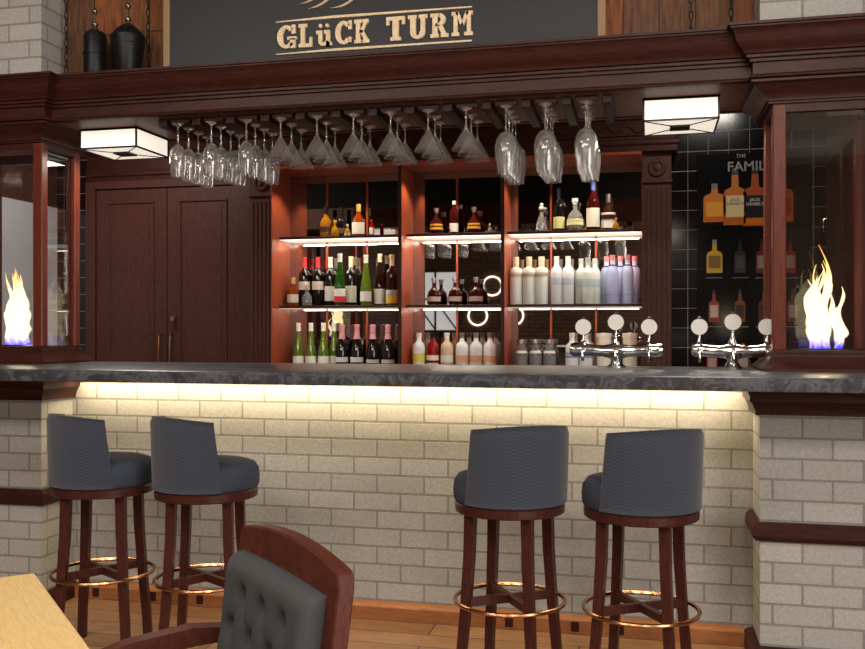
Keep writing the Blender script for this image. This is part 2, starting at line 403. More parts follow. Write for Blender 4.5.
# pilasters beside the shelves
def pilaster(n, x0, x1):
    m = MB().bbox(x0, x1, 6.62, YB+.02, ZF, zb_(2.30), .004)
    for k in range(5):
        xx = x0+.03+(x1-x0-.06)*k/4
        m.tube([(xx, 6.62, .2), (xx, 6.62, zb_(2.10))], .008, 6)
    m.bbox(x0-.006, x1+.006, 6.60, 6.63, zb_(2.13), zb_(2.15), .003)
    xc = (x0+x1)/2; M0 = Matrix.Translation((xc, 6.62, zb_(2.21))) @ Matrix.Rotation(PI/2, 4, 'X') @ Matrix.Scale(KB, 4)
    m.lathe([(0, .014), (.012, .012), (.018, .004), (.028, .003), (.034, .012), (.042, .012), (.05, 0)], 24, M=M0)
    struct('trim_%d' % n, m, DKV, 'fluted dark wood pilaster with a round rosette')
pilaster(7, -2.982, -2.788); pilaster(8, -.044, .152)

# ------------------------------------------------------------------ countertop
ct = empty('bar_countertop', (-1, 3.59, 1.10), label='long dark grey veined marble countertop running across the bar', cat='countertop')
m = MB(); sect = [(3.59, 0), (3.586, .006), (3.586, .04), (3.594, .05), (3.60, .052), (4.56, .052), (4.56, 0)]
vs = [(x, y-3.59, z) for x in (-4, 4.6) for y, z in sect]; n = len(sect)
m.add(vs, [tuple(range(n)), tuple(range(2*n-1, n-1, -1))]+[(i, (i+1) % n, (i+1) % n+n, i+n) for i in range(n)])
m.build('slab', MARBLE, ct)
tag(MB().box(XL+.02, XR-.02, 4.30, 4.315, 1.090, 1.0995).build('led_strip', LEDW), 'warm glowing strip light under the countertop above the brick bar front', 'strip light')
area('led_light', ((XL+XR)/2, 4.27, 1.085), (math.radians(28), 0, 0), 3.35, .03, 17, (1, .80, .50))

# ------------------------------------------------------------------ canopy
cn = empty('bar_canopy', ((XL+XR)/2, 4.4, 2.375), label='dark red mahogany cornice canopy spanning the bar', cat='canopy')
cn0 = Vector(cn.location)
def off(mb, o):
    mb.v = [tuple(Vector(v)-o) for v in mb.v]; return mb
path = [(-5, 4.088), (-2.943, 4.088), (-2.943, 4.144), (.423, 4.144), (.423, 4.088), (3.6, 4.088)]
CP = [(-.02, 2.375), (.0, 2.375), (.012, 2.379), (.014, 2.386), (.010, 2.392), (0, 2.395), (0, 2.442), (.014, 2.444), (.014, 2.456), (.028, 2.459), (.028, 2.470), (.040, 2.474),
      (.042, 2.482), (.050, 2.492), (.062, 2.504), (.072, 2.520), (.078, 2.540), (.086, 2.558), (.098, 2.566), (.098, 2.572), (.107, 2.574), (.107, 2.585), (-.02, 2.585)]
off(MB().sweep(path, CP), cn0).build('cornice_moulding', MAH, cn)
off(MB().box(-5, 3.6, 4.16, 4.68, 2.375, 2.585), cn0).build('soffit_box', wood('soffit_wood', (92, 62, 52), (112, 78, 66), (12, 1.5, 12), .5, 8), cn)
off(MB().sweep([(XR, 4.68), (XL, 4.68)], [(-.01, 2.37), (.02, 2.37), (.02, 2.40), (.01, 2.41), (.01, 2.50), (.03, 2.53), (.03, 2.585), (-.01, 2.585)]), cn0).build('rear_moulding', MAH, cn)
TP = [(-.14, 2.372), (.006, 2.372), (.006, 2.362), (-.004, 2.358), (-.012, 2.348), (-.034, 2.334), (-.052, 2.318), (-.060, 2.302), (-.060, 2.294), (-.070, 2.292), (-.070, 2.284), (-.14, 2.284)]
off(MB().sweep([(-5, 4.088), (-2.943, 4.088), (-2.943, 4.60)], TP), cn0).build('lower_moulding', MAH, cn)
off(MB().sweep([(.423, 4.60), (.423, 4.088), (3.6, 4.088)], TP), cn0).build('lower_moulding', MAH, cn)

# ------------------------------------------------------------------ fire cabinets
def flame_mat():
    t = NT('flame')
    sp = t.n('ShaderNodeSeparateXYZ'); t.l(t.obj(), sp.inputs[0])
    nz = t.n('ShaderNodeTexNoise'); nz.inputs['Scale'].default_value = 14; nz.inputs['Detail'].default_value = 3; nz.inputs['Distortion'].default_value = 1.5
    t.l(t.obj(), nz.inputs['Vector'])
    h = t.math('ADD', sp.outputs[2], t.math('MULTIPLY', t.math('SUBTRACT', nz.outputs[0], .5), .12))
    c = t.ramp(t.math('DIVIDE', h, .46), [(.0, (.03, .05, .9, 1)), (.05, (.4, .3, .8, 1)), (.12, (1, .8, .5, 1)), (.62, (1, .86, .46, 1)), (.82, (1, .55, .12, 1)), (1, (.9, .28, .03, 1))])
    em = t.n('ShaderNodeEmission'); t.l(c, em.inputs[0]); em.inputs[1].default_value = 2.6
    tr = t.n('ShaderNodeBsdfTransparent'); lw = t.n('ShaderNodeLayerWeight'); lw.inputs[0].default_value = .35
    mx = t.n('ShaderNodeMixShader')
    f = t.math('ADD', t.math('MULTIPLY', lw.outputs['Facing'], .9), t.math('MULTIPLY', nz.outputs[0], .55))
    t.l(f, mx.inputs[0]); t.l(em.outputs[0], mx.inputs[1]); t.l(tr.outputs[0], mx.inputs[2]); t.l(mx.outputs[0], t.out.inputs[0])
    return t.m
FLAME = flame_mat()
def tongue(mb, x, y, h, r, ph, amp):
    pts = []; rs = []
    for i in range(19):
        t = i/18
        pts.append((x+amp*math.sin(ph+t*7)*(.25+t), y+amp*.5*math.cos(ph*1.7+t*6)*(.2+t), h*t))
        rs.append(max(.0012, r*(.55+1.1*t if t < .4 else (1-t)/.6*.99)*(1+.35*math.sin(ph*3+t*17))))
    mb.tube(pts, r, 8, rs=rs)
def fire_cabinet(x0, x1, xf, seed, label):
    z0 = 1.152; c = empty('fire_cabinet', ((x0+x1)/2, 4.335, z0), label=label, cat='display cabinet', group='glass fire cabinets on the bar ends')
    w = (x1-x0)/2; d = .165; zt = 2.284-z0
    BP = [(0, 0), (.05, 0), (.05, .012), (.034, .024), (.018, .042), (.010, .055), (.006, .06), (.006, .072), (-.002, .076), (-.002, .088), (-.045, .088), (-.045, 0)]
    ring = [(-w, -d), (w, -d), (w, d), (-w, d)]
    m = MB()
    for a in range(4):                                   # four mitred sides
        m.sweep([ring[a-1], ring[a]], BP)
        m.v = m.v
    m = MB(); P = ring+ring[:1]
    k = len(BP); vs = []
    for i, p in enumerate(ring):
        sx = 1 if p[0] > 0 else -1; sy = 1 if p[1] > 0 else -1
        for o, z in BP: vs.append((p[0]+sx*o, p[1]+sy*o, z))
    fs = []
    for i in range(4):
        j = (i+1) % 4
        for q in range(k): fs.append((i*k+q, i*k+(q+1) % k, j*k+(q+1) % k, j*k+q))
    m.add(vs, fs); m.build('base_moulding', MAH, c)
    MB().box(-w, w, -d, d, 0.004, .06).build('base', MAH, c)
    for sx in (-1, 1):
        for sy in (-1, 1):
            xa, xb = (sx*w, sx*(w-.055)); ya, yb = (sy*d, sy*(d-.05))
            MB().bbox(min(xa, xb), max(xa, xb), min(ya, yb), max(ya, yb), .088, zt, .004).build('post', wood('post_wood', (80, 34, 24), (104, 46, 32), (12, 12, 1.5), .35, 9), c)
    MB().box(-w+.05, w-.05, -d+.002, -d+.04, zt-.035, zt).box(-w+.05, w-.05, d-.04, d-.002, zt-.05, zt).box(-w+.002, -w+.04, -d+.045, d-.045, zt-.03, zt).box(w-.04, w-.002, -d+.045, d-.045, zt-.03, zt).build('top_rail', MAH, c)
    for y in (-d+.02, d-.02): MB().box(-w+.055, w-.055, y-.003, y+.003, .088, zt-.03).build('glass_pane', PANE, c)
    for x in (-w+.025, w-.025): MB().box(x-.003, x+.003, -d+.05, d-.05, .088, zt-.03).build('glass_pane', PANE, c)
    fx = xf-(x0+x1)/2
    br = MB().bbox(fx-.14, fx+.16, -.05, .05, .06, .094, .004).build('burner', CHROME, c)
    m = MB(); r = random.Random(seed)
    for k in range(15):
        q = r.uniform(-1, 1)
        tongue(m, q*.062, r.uniform(-.025, .025), (.49-.20*abs(q))*r.uniform(.6, 1), r.uniform(.016, .027), r.uniform(0, 6), r.uniform(.014, .03))
    fl = m.build('flame', FLAME, c, 80); fl.location = (fx, 0, .09)
    l = bpy.data.lights.new('flame_light', 'POINT'); l.energy = 4; l.color = (1, .62, .28); l.shadow_soft_size = .01
    lo = bpy.data.objects.new('flame_light', l); COL.objects.link(lo); lo.parent = c; lo.location = (fx, 0, .25)
fire_cabinet(-3.56, -3.017, -3.29, 3, 'glass cabinet with a tall flame on the left end of the bar')
fire_cabinet(.511, .95, .745, 11, 'glass cabinet with a tall flame on the right end of the bar')

# ------------------------------------------------------------------ canopy lamps
def lamp(x0, x1, label):
    w = (x1-x0)/2; c = empty('ceiling_lamp', ((x0+x1)/2, 4.49, 2.375), label=label, cat='lamp', group='box lamps under the canopy')
    h = .105; d = w; b = .008
    MB().box(-w+.004, w-.004, -d+.004, d-.004, -h+.004, -.006).build('lamp_shade', LAMPG, c)
    m = MB().box(-w, w, -d, d, -.006, 0)
    for sx in (-1, 1):
        for sy in (-1, 1):
            m.box(min(sx*w, sx*(w-b)), max(sx*w, sx*(w-b)), min(sy*d, sy*(d-b)), max(sy*d, sy*(d-b)), -h, 0)
    for z0, z1 in ((-h, -h+b), (-b*1.3, 0)):
        m.box(-w, w, -d, -d+b, z0, z1).box(-w, w, d-b, d, z0, z1).box(-w, -w+b, -d, d, z0, z1).box(w-b, w, -d, d, z0, z1)
    m.build('lamp_frame', BLACKM, c)
    m = MB().box(-.045, .045, -.045, .045, -h-.006, -h+.004)
    for sx in (-1, 1):
        for sy in (-1, 1): m.bar([(sx*w, sy*d, -h+.001), (sx*.03, sy*.03, -h+.001)], .004, .004)
    m.build('bottom_plate', BLACKM, c)
    area('lamp_light', (0, 0, -h-.02), (0, 0, 0), .28, .28, 7, (1, .88, .72), c)
lamp(-2.905, -2.574, 'square white box lamp with black frame at the left end under the canopy')
lamp(-.027, .307, 'square white box lamp with black frame at the right end under the canopy')

# ------------------------------------------------------------------ glass rack and glasses
gx = [-2.266+.1813*i for i in range(12)]
RAILW = wood('rack_wood', (30, 14, 11), (46, 22, 17), (12, 1.5, 12), .5, 9)
rk = empty('glass_rack', (-1.27, 4.4, 2.375), label='row of dark wooden rails under the canopy holding stemware', cat='glass rack')
for i in range(13):
    x = gx[0]-.0906+.1813*i+1.27
    MB().bbox(x-.022, x+.022, -.20, .235, -.04, 0, .003).build('rail', RAILW, rk)
for i in range(12):
    x = gx[i]+1.27; MB().bbox(x-.05, x+.05, -.20, -.16, -.026, -.004, .002).build('stop_block', RAILW, rk)
def shell(out, t):                                  # outline -> closed thin-walled lathe profile, bowl open at the bottom
    return out
def wine_prof(kind):
    # hanging: foot on top (z=0), mouth down
    if kind == 'tulip': bowl = [(.006, -.10), (.022, -.112), (.036, -.135), (.0405, -.165), (.039, -.205), (.033, -.262)]
    elif kind == 'balloon': bowl = [(.006, -.115), (.028, -.125), (.045, -.15), (.052, -.185), (.05, -.23), (.040, -.305)]
    else: bowl = [(.006, -.088), (.010, -.095), (.035, -.135), (.066, -.192)]
    foot = [(0, .002), (.028, 0), (.029, -.002), (.02, -.006), (.006, -.014), (.0038, -.03), (.0036, bowl[0][1]+.015)]
    t = .0016
    inner = [(max(r-t, .0), z-(t if i == 0 else 0)) for i, (r, z) in reversed(list(enumerate(bowl)))]
    inner = [(bowl[-1][0]-t, bowl[-1][1])]+inner[1:-1]+[(0, bowl[0][1]-.006)]
    return foot+bowl+inner
KIND = ['tulip']*3+['martini']*6+['balloon']*3
proto = {}
for i in range(12):
    k = KIND[i]; n = 3 if k == 'martini' else 4
    for j in range(n):
        y = 4.19+j*(.135 if n == 3 else .105)
        nm = {'tulip': 'wine_glass', 'martini': 'martini_glass', 'balloon': 'wine_glass'}[k]
        if k not in proto: o = proto[k] = MB().lathe(wine_prof(k), 28).build(nm, GLASS, None, 50)
        else: o = proto[k].copy(); COL.objects.link(o)
        o.name = nm; o.location = (gx[i]+R.uniform(-.003, .003), y, 2.343); o.rotation_euler = (0, 0, R.uniform(0, 6))
        dsc = {'tulip': 'slender tulip wine glass', 'martini': 'cone-shaped martini glass', 'balloon': 'large round wine glass'}[k]
        tag(o, '%s in the %s rack row from left, %s from the front' % (dsc, ORD[i], ORD[j]), 'glass', {'tulip': 'tulip glasses in the rack', 'martini': 'martini glasses in the rack', 'balloon': 'round wine glasses in the rack'}[k])

# ------------------------------------------------------------------ back-bar shelving
YF, YS, YM = 6.57, 6.70, 6.95
xs = [-2.774, -1.782, -1.0236, -.0468]; ZT = zb_(2.285); ZB3 = .982
sh = empty('shelving_unit', (-1.41, 6.57, ZF), label='three-bay mirrored wooden shelving unit with lit shelves behind the bar', cat='shelf')
o0 = Vector(sh.location)
def sbox(name, mat, *a, b=.002): return off(MB().bbox(*a, b), o0).build(name, mat, sh)
ZS = [zb_(1.472), zb_(1.890)]
sbox('side_panel', SHELFW, xs[0]-.01, xs[0], YF, YM, ZF, ZT); sbox('side_panel', SHELFW, xs[3]-.0, xs[3]+.002, YF, YM, ZF, ZT, b=.0005)
for x in xs[1:3]:
    sbox('divider', SHELFW, x, x+.018, YF+.006, YM-.012, ZB3+.006, ZT)
    sbox('divider_edge', MAHV, x-.006, x+.020, YF-.002, YF+.008, ZB3+.006, ZT)
sbox('head_panel', SHELFW, xs[0], xs[3], YF, YM, ZT, ZT+.02)
sbox('base_cabinet', MAHV, xs[0], xs[3], YF, YM, ZF, ZB3)
sbox('mirror', MIRROR, xs[0], xs[3], YM-.012, YM, ZB3+.001, ZT-.001, b=.0005)
for px in (327, 367, 457, 551, 596):
    x = xat(px, YM-.015); sbox('mirror_strip', SHELFW, x-.008, x+.008, YM-.017, YM-.0125, ZB3+.001, ZT-.001, b=.001)
bays = [(xs[0], xs[1]-.006), (xs[1]+.020, xs[2]-.006), (xs[2]+.020, xs[3])]
for (a, b) in bays:
    for z in ZS:
        sbox('shelf', MAH, a+.001, b-.001, YS, YM-.013, z-.020, z)
        sbox('shelf_light', LEDM if z > 1.8 else LEDM2, a+.002, b-.002, YS+.006, YM-.014, z-.024, z-.0205, b=.0003)
    for zz, yy, pw in ((ZS[0]-.026, YS+.012, 1.4), (ZS[1]-.026, YS+.012, 4.6)):
        area('shelf_glow', ((a+b)/2, yy, zz), (math.radians(38), 0, 0), (b-a)*.94, .012, pw, (1, .88, .72))

for (a, b) in bays:
    for q in (.25, .75):  # hidden spots added to light the top of each bay
        l = bpy.data.lights.new('head_fill', 'SPOT'); l.energy = 14; l.spot_size = math.radians(118); l.spot_blend = .5; l.color = (1, .85, .66); l.shadow_soft_size = .004
        lo = bpy.data.objects.new('head_fill', l); COL.objects.link(lo); lo.location = (a+(b-a)*q, YF+.06, ZT-.012)

# ------------------------------------------------------------------ bottles
def bm(name, rgb, rough=.08, trans=.0, coat=.5):
    return plain('bottle_'+name, rgb, rough, trans=trans, coat=coat)
PROF = {
 'hock': ([(0, 0), (.034, 0), (.037, .006), (.037, .10), (.033, .14), (.022, .20), (.0145, .25), (.0138, .30), (.015, .302), (.015, .312), (0, .312)], .262),
 'wine': ([(0, 0), (.035, 0), (.038, .006), (.038, .185), (.034, .205), (.018, .225), (.0145, .24), (.0138, .29), (.015, .292), (.015, .30), (0, .30)], .235),
 'sparkle': ([(0, 0), (.038, 0), (.042, .008), (.042, .14), (.034, .18), (.019, .225), (.0155, .25), (.0155, .285), (.018, .29), (.016, .30), (0, .303)], .215),
 'cognac': ([(0, 0), (.034, 0), (.037, .006), (.038, .07), (.034, .095), (.018, .115), (.013, .125), (.013, .175), (0, .176)], .135),
 'round': ([(0, 0), (.036, 0), (.044, .012), (.045, .05), (.038, .08), (.02, .10), (.012, .11), (.012, .145), (.016, .147), (.016, .165), (0, .166)], .135),
 'vodka': ([(0, 0), (.037, 0), (.040, .006), (.040, .16), (.035, .185), (.018, .20), (.015, .21), (.015, .235), (.017, .237), (.017, .252), (0, .252)], .222),
 'frost': ([(0, 0), (.038, 0), (.040, .006), (.040, .195), (.036, .208), (.0185, .215), (.0175, .235), (.0185, .275), (0, .277)], .218),
 'slim': ([(0, 0), (.034, 0), (.036, .006), (.036, .18), (.03, .205), (.016, .22), (.0145, .235), (.0155, .275), (0, .276)], .245),
 'decant': ([(0, 0), (.036, 0), (.040, .01), (.034, .04), (.024, .075), (.012, .10), (.011, .125), (.018, .13), (.018, .142), (.008, .148), (.014, .16), (0, .172)], .128),
 'jar': ([(0, 0), (.036, 0), (.038, .006), (.038, .13), (.030, .155), (.024, .165), (.024, .19), (.029, .192), (.029, .212), (0, .213)], .19),
 'tall': ([(0, 0), (.034, 0), (.037, .006), (.036, .15), (.030, .175), (.016, .20), (.0135, .21), (.0135, .265), (0, .266)], .215),
 'canister': ([(0, 0), (.042, 0), (.044, .004), (.044, .225), (.046, .227), (.046, .25), (0, .252)], .225),
}
def split(prof, z):
    lo = [p for p in prof if p[1] < z]; hi = [p for p in prof if p[1] >= z]
    a, b = lo[-1], hi[0]; t = (z-a[1])/(b[1]-a[1]) if b[1] > a[1] else 0; r = a[0]+(b[0]-a[0])*t
    return lo+[(r, z), (0, z)], [(0, z-.0), (r+.0012, z)]+[(q[0]+.0012 if q[0] > 0 else 0, q[1]+.001) for q in hi]
def rad(prof, z):
    for a, b in zip(prof, prof[1:]):
        if a[1] <= z <= b[1] and b[1] > a[1]: return a[0]+(b[0]-a[0])*(z-a[1])/(b[1]-a[1])
    return .03
CACHE = {}
def bottle(kind, body, cap, lab, px, Y, zb, label, cat='bottle', group=None, k=1.0, name='bottle'):
    """lab: list of (z0, z1, colour)"""
    key = (kind, body, cap, tuple(lab), k)
    x = xat(px, Y)
    if key in CACHE:
        r = copy_tree(CACHE[key]); r.location = (x, Y, zb); tag(r, label, cat, group); return r
    prof, zc = PROF[kind]; prof = [(a*k*KB*.93, b*k*KB) for a, b in prof]; zc *= k*KB
    r = empty(name, (x, Y, zb), 0, label, cat, group); CACHE[key] = r
    a, b = split(prof, zc)
    tint = {'green': (120, 146, 44), 'dgreen': (44, 96, 34), 'black': (16, 14, 14), 'brown': (60, 30, 18), 'amber': (168, 70, 14), 'gold': (190, 130, 30), 'red': (168, 22, 18), 'clear': (225, 228, 226),
            'frosted': (240, 246, 240), 'white': (240, 240, 242), 'blue': (190, 198, 232), 'mint': (228, 234, 224), 'peach': (224, 196, 170), 'darkred': (74, 20, 16), 'cream': (226, 216, 198)}
    if body == 'clear': bmt = plain('bottle_clear', (240, 242, 240), .03, trans=.85, ior=1.3)
    elif body in ('green', 'dgreen', 'amber', 'gold', 'darkred', 'red', 'brown'): bmt = plain('bottle_'+body, tint[body], .05, trans=.45, ior=1.25, coat=.3)
    elif body in ('frosted', 'white', 'blue', 'mint', 'peach'): bmt = plain('bottle_'+body, tint[body], .35, trans=.12, ior=1.1)
    else: bmt = plain('bottle_'+body, tint[body], .12, coat=.4)
    MB().lathe(a, 20).build('bottle_body', bmt, r, 45)
    cc = {'white': (238, 234, 222), 'red': (196, 52, 56), 'gold': (196, 160, 84), 'pink': (206, 140, 142), 'rose': (216, 150, 170), 'silver': (190, 190, 190), 'black': (20, 18, 18), 'cream': (214, 196, 164), 'blue': (90, 110, 180),
          'wood': (150, 110, 70), 'clear': (220, 222, 220), 'pale': (190, 198, 190), 'coral': (216, 138, 140)}[cap]
    MB().lathe(b, 16).build('cap', plain('cap_'+cap, cc, .35, metal=1 if cap == 'silver' else 0), r, 45)
    for z0, z1, c in lab:
        z0 *= k*KB; z1 *= k*KB
        ra, rb = rad(prof, z0)+.0008, rad(prof, z1)+.0008
        MB().lathe([(ra, z0), (ra+.0008, z0), (rb+.0008, z1), (rb, z1), (ra, z0)], 14, a0=-PI*.92, a1=-PI*.02).build('label', plain('label_%d_%d_%d' % c, c, .6), r, 45)
    return r
W = (236, 232, 220); YR = 6.80
S1, S2, S3 = ZB3+.0005, ZS[0]+.0002, ZS[1]+.0002
G = 'bottles on the mirrored shelves'
# left bay, bottom
for i, px in enumerate((298.5, 311, 323.5, 334)):
    bottle('hock', 'green', 'white', [(.06, .11, W)], px, YR+(.085 if i == 3 else 0), S1, 'tall green wine bottle with white cap, %s from left in bottom left bay' % ORD[i], group='green wine bottles in the bottom left bay')
for i, px in enumerate((342, 357)):
    bottle('sparkle', 'black', 'pink', [(.055, .066, W), (.075, .105, (214, 208, 200))], px, YR, S1, 'dark sparkling bottle with dusty pink foil, %s of two in bottom left bay' % ('left' if i == 0 else 'right'), group='dark sparkling bottles with dusty pink foil')
for i, px in enumerate((373, 388)):
    bottle('sparkle', 'black', 'rose', [(.045, .058, W), (.07, .092, (200, 186, 170)), (.247, .254, (150, 130, 60))], px, YR, S1, 'dark sparkling wine bottle with bright pink foil and gold band, %s of the two' % ('left' if i == 0 else 'right'), group='dark sparkling bottles with bright pink foil')
# left bay, middle
bottle('cognac', 'amber', 'gold', [(.02, .07, (214, 206, 196))], 293, 6.798, S2, 'short amber bottle with gold cap at the far left of the middle shelf', group=G)
for i, px in enumerate((304.5, 318)):
    bottle('wine', 'black', 'red', [(.10, .15, (224, 206, 190))], px, 6.862, S2, 'black wine bottle with red cap, %s of two on the middle left shelf' % ('left' if i == 0 else 'right'), group='red-capped wine bottles on the middle left shelf')
bottle('round', 'clear', 'silver', [], 307, 6.758, S2, 'small round clear bottle in front of the red-capped wine bottles', group=G, k=.75)
bottle('wine', 'black', 'white', [(.03, .12, W)], 330.5, 6.87, S2, 'black bottle with tall white label beside the red-capped wine bottles', group=G)
bottle('hock', 'dgreen', 'white', [(.055, .10, W), (.02, .055, (206, 44, 60))], 340, 6.755, S2, 'green bottle with a white and red label on the middle left shelf', group=G)
bottle('wine', 'black', 'cream', [(.02, .12, (226, 218, 196))], 351, 6.85, S2, 'dark bottle with tall cream label on the middle left shelf', group=G)
bottle('hock', 'green', 'white', [(.025, .085, W)], 366, 6.77, S2, 'bright green bottle with white label on the middle left shelf', group=G, k=.97)
bottle('hock', 'brown', 'cream', [(.01, .10, W)], 380, 6.84, S2, 'brown bottle with tall white label on the middle left shelf', group=G)
bottle('wine', 'brown', 'cream', [(.01, .06, (216, 174, 70)), (.062, .09, (190, 190, 190))], 392, 6.76, S2, 'brown bottle with yellow label at the right end of the middle left shelf', group=G)
# left bay, top
bottle('cognac', 'gold', 'black', [(.03, .06, (60, 30, 20))], 326, 6.830, S3, 'gold round-shouldered bottle at the left of the top left shelf', group=G, k=1.08)
bottle('round', 'gold', 'gold', [], 335, 6.798, S3, 'small gold bottle beside the gold round-shouldered one', group=G, k=.62)
bottle('cognac', 'black', 'black', [(.02, .05, (90, 70, 40))], 341.5, 6.846, S3, 'black bottle in the middle of the top left shelf', group=G, k=1.05)
bottle('round', 'gold', 'cream', [(.01, .05, (190, 170, 120))], 347.5, 6.782, S3, 'tiny gold flask on the top left shelf', group=G, k=.45)
bottle('cognac', 'amber', 'gold', [(.012, .075, W)], 358.5, 6.814, S3, 'orange bottle with gold cap and white label on the top left shelf', group=G, k=1.12)
bottle('slim', 'red', 'red', [(.03, .14, W)], 371.5, 6.798, S3, 'very small red-capped bottle with white label on the top left shelf', group=G, k=.36)
MBx = xat(391, 6.798); tag(MB().bbox(MBx-.044, MBx+.044, 6.766, 6.846, S3, S3+.038, .003).build('small_box', WHITE), 'small white box at the right end of the top left shelf', 'box')
# middle bay
ml = [('white', 'white', [(.08, .13, (226, 214, 90))], 'white frosted bottle with yellow label, leftmost in the bottom middle bay'),
      ('red', 'black', [(.09, .12, W), (.04, .075, (230, 190, 180))], 'red bottle with black cap in the bottom middle bay'),
      ('peach', 'white', [(.08, .12, W), (.04, .07, (170, 90, 60))], 'peach coloured bottle with white label in the bottom middle bay')]
for (bd, cp, lb, tx), px in zip(ml, (419, 432.7, 447)): bottle('vodka', bd, cp, lb, px, YR, S1, tx, group='flavoured bottles in the bottom middle bay')
for i, px in enumerate((462, 476, 490)):
    bottle('vodka', 'white', 'silver', [(.08, .12, (232, 170, 130))], px, YR, S1, 'frosted clear bottle with orange label, %s of three in the bottom middle bay' % ORD[i], group='frosted bottles with orange labels')
for i, px in enumerate((434, 455, 476)):
    bottle('round', 'darkred', 'silver', [(.022, .05, (196, 176, 160))], px, 6.814, S2, 'squat dark red bottle with silver cap, %s of three on the middle shelf' % ORD[i], group='squat dark red bottles', k=.98)
for i, px in enumerate((436.5, 474)):
    bottle('round', 'darkred', 'silver', [(.03, .065, (206, 150, 40))], px, 6.814, S3, 'dark amber decanter bottle with yellow emblem, %s of the two on the top middle shelf' % ('left' if i == 0 else 'right'), group='dark amber decanters', k=.95)
bottle('slim', 'darkred', 'pale', [(.02, .09, W)], 454, 6.814, S3, 'dark red bottle with square white label on the top middle shelf', group=G, k=.72)
bottle('round', 'clear', 'clear', [], 490, 6.798, S3, 'tiny clear glass flask at the right of the top middle shelf', group=G, k=.35)
# right bay
for i, px in enumerate((516, 529, 541.5)):
    bottle('frost', 'frosted', 'cream', [(.155, .185, (224, 214, 196)), (.165, .175, (170, 110, 90))], px, 6.798, S2, 'greenish frosted bottle with cream cap, %s of three on the middle right shelf' % ORD[i], group='frosted bottles with cream caps')
for i, px in enumerate((556.5, 568)):
    bottle('slim', 'white', 'clear', [(.11, .15, (206, 210, 226))], px, 6.798, S2, 'white frosted slim bottle, %s of two on the middle right shelf' % ('left' if i == 0 else 'right'), group='white frosted slim bottles')
for i, (px, y) in enumerate(((581, 6.830), (588, 6.750), (595, 6.838))):
    bottle('slim', 'mint', 'pale', [(.10, .15, (190, 206, 206))], px, y, S2, 'pale mint frosted bottle, %s of three on the middle right shelf' % ORD[i], group='pale mint frosted bottles', k=.95)
for i, (px, y) in enumerate(((606.5, 6.894), (612.5, 6.766), (620.5, 6.894), (627.5, 6.766), (634.5, 6.894))):
    bottle('slim', 'blue', 'coral', [(.05, .052, (120, 130, 190)), (.212, .222, (70, 70, 130))], px, y, S2, 'light blue bottle with pink cap, %s from left on the middle right shelf' % ORD[i], group='light blue bottles with pink caps')
for i, px in enumerate((521.5, 535.5, 549.5)):
    bottle('jar', 'clear', 'silver', [(.05, .12, (120, 120, 118)), (.135, .15, (225, 225, 222))], px, YR, S1, 'clear bottle with wide silver cap, %s of three in the bottom right bay' % ORD[i], group='silver-capped bottles in the bottom right bay', name='bottle')
for i, px in enumerate((572, 586)):
    bottle('vodka', 'clear' if 0 else 'white', 'white', [(.11, .125, (140, 150, 206)), (.13, .14, (150, 160, 210))], px, YR, S1, 'white bottle with blue lettering band, %s of two beside the beer taps' % ('left' if i == 0 else 'right'), group='white bottles with blue bands')
for i, px in enumerate((604, 630)):
    bottle('canister', 'cream', 'white', [(.05, .16, (220, 214, 200))], px, 6.862, S1, 'cream canister behind the left beer tap, %s of the two' % ('left' if i == 0 else 'right'), cat='canister', group='cream canisters in the bottom right bay', name='canister')
bottle('decant', 'clear', 'clear', [], 541.5, 6.814, S3, 'clear glass decanter at the left of the top right shelf', group=G)
bottle('tall', 'black', 'black', [(.02, .09, (206, 200, 130))], 559, 6.830, S3, 'black bottle with pale yellow label on the top right shelf', group=G, k=.95)
bottle('round', 'clear', 'clear', [(.03, .06, (220, 216, 150))], 575, 6.814, S3, 'clear stoppered bottle in the middle of the top right shelf', group=G, k=1.15)
bottle('tall', 'darkred', 'blue', [(.02, .12, (225, 220, 205))], 593, 6.814, S3, 'tall dark red bottle with blue cap on the top right shelf', group=G, k=1.08)
bottle('cognac', 'brown', 'silver', [(.012, .085, (220, 214, 200))], 608.5, 6.830, S3, 'brown bottle with red shoulder near the right of the top right shelf', group=G, k=1.2)
bottle('round', 'gold', 'gold', [], 616, 6.782, S3, 'tiny gold flask at the right of the top right shelf', group=G, k=.42)

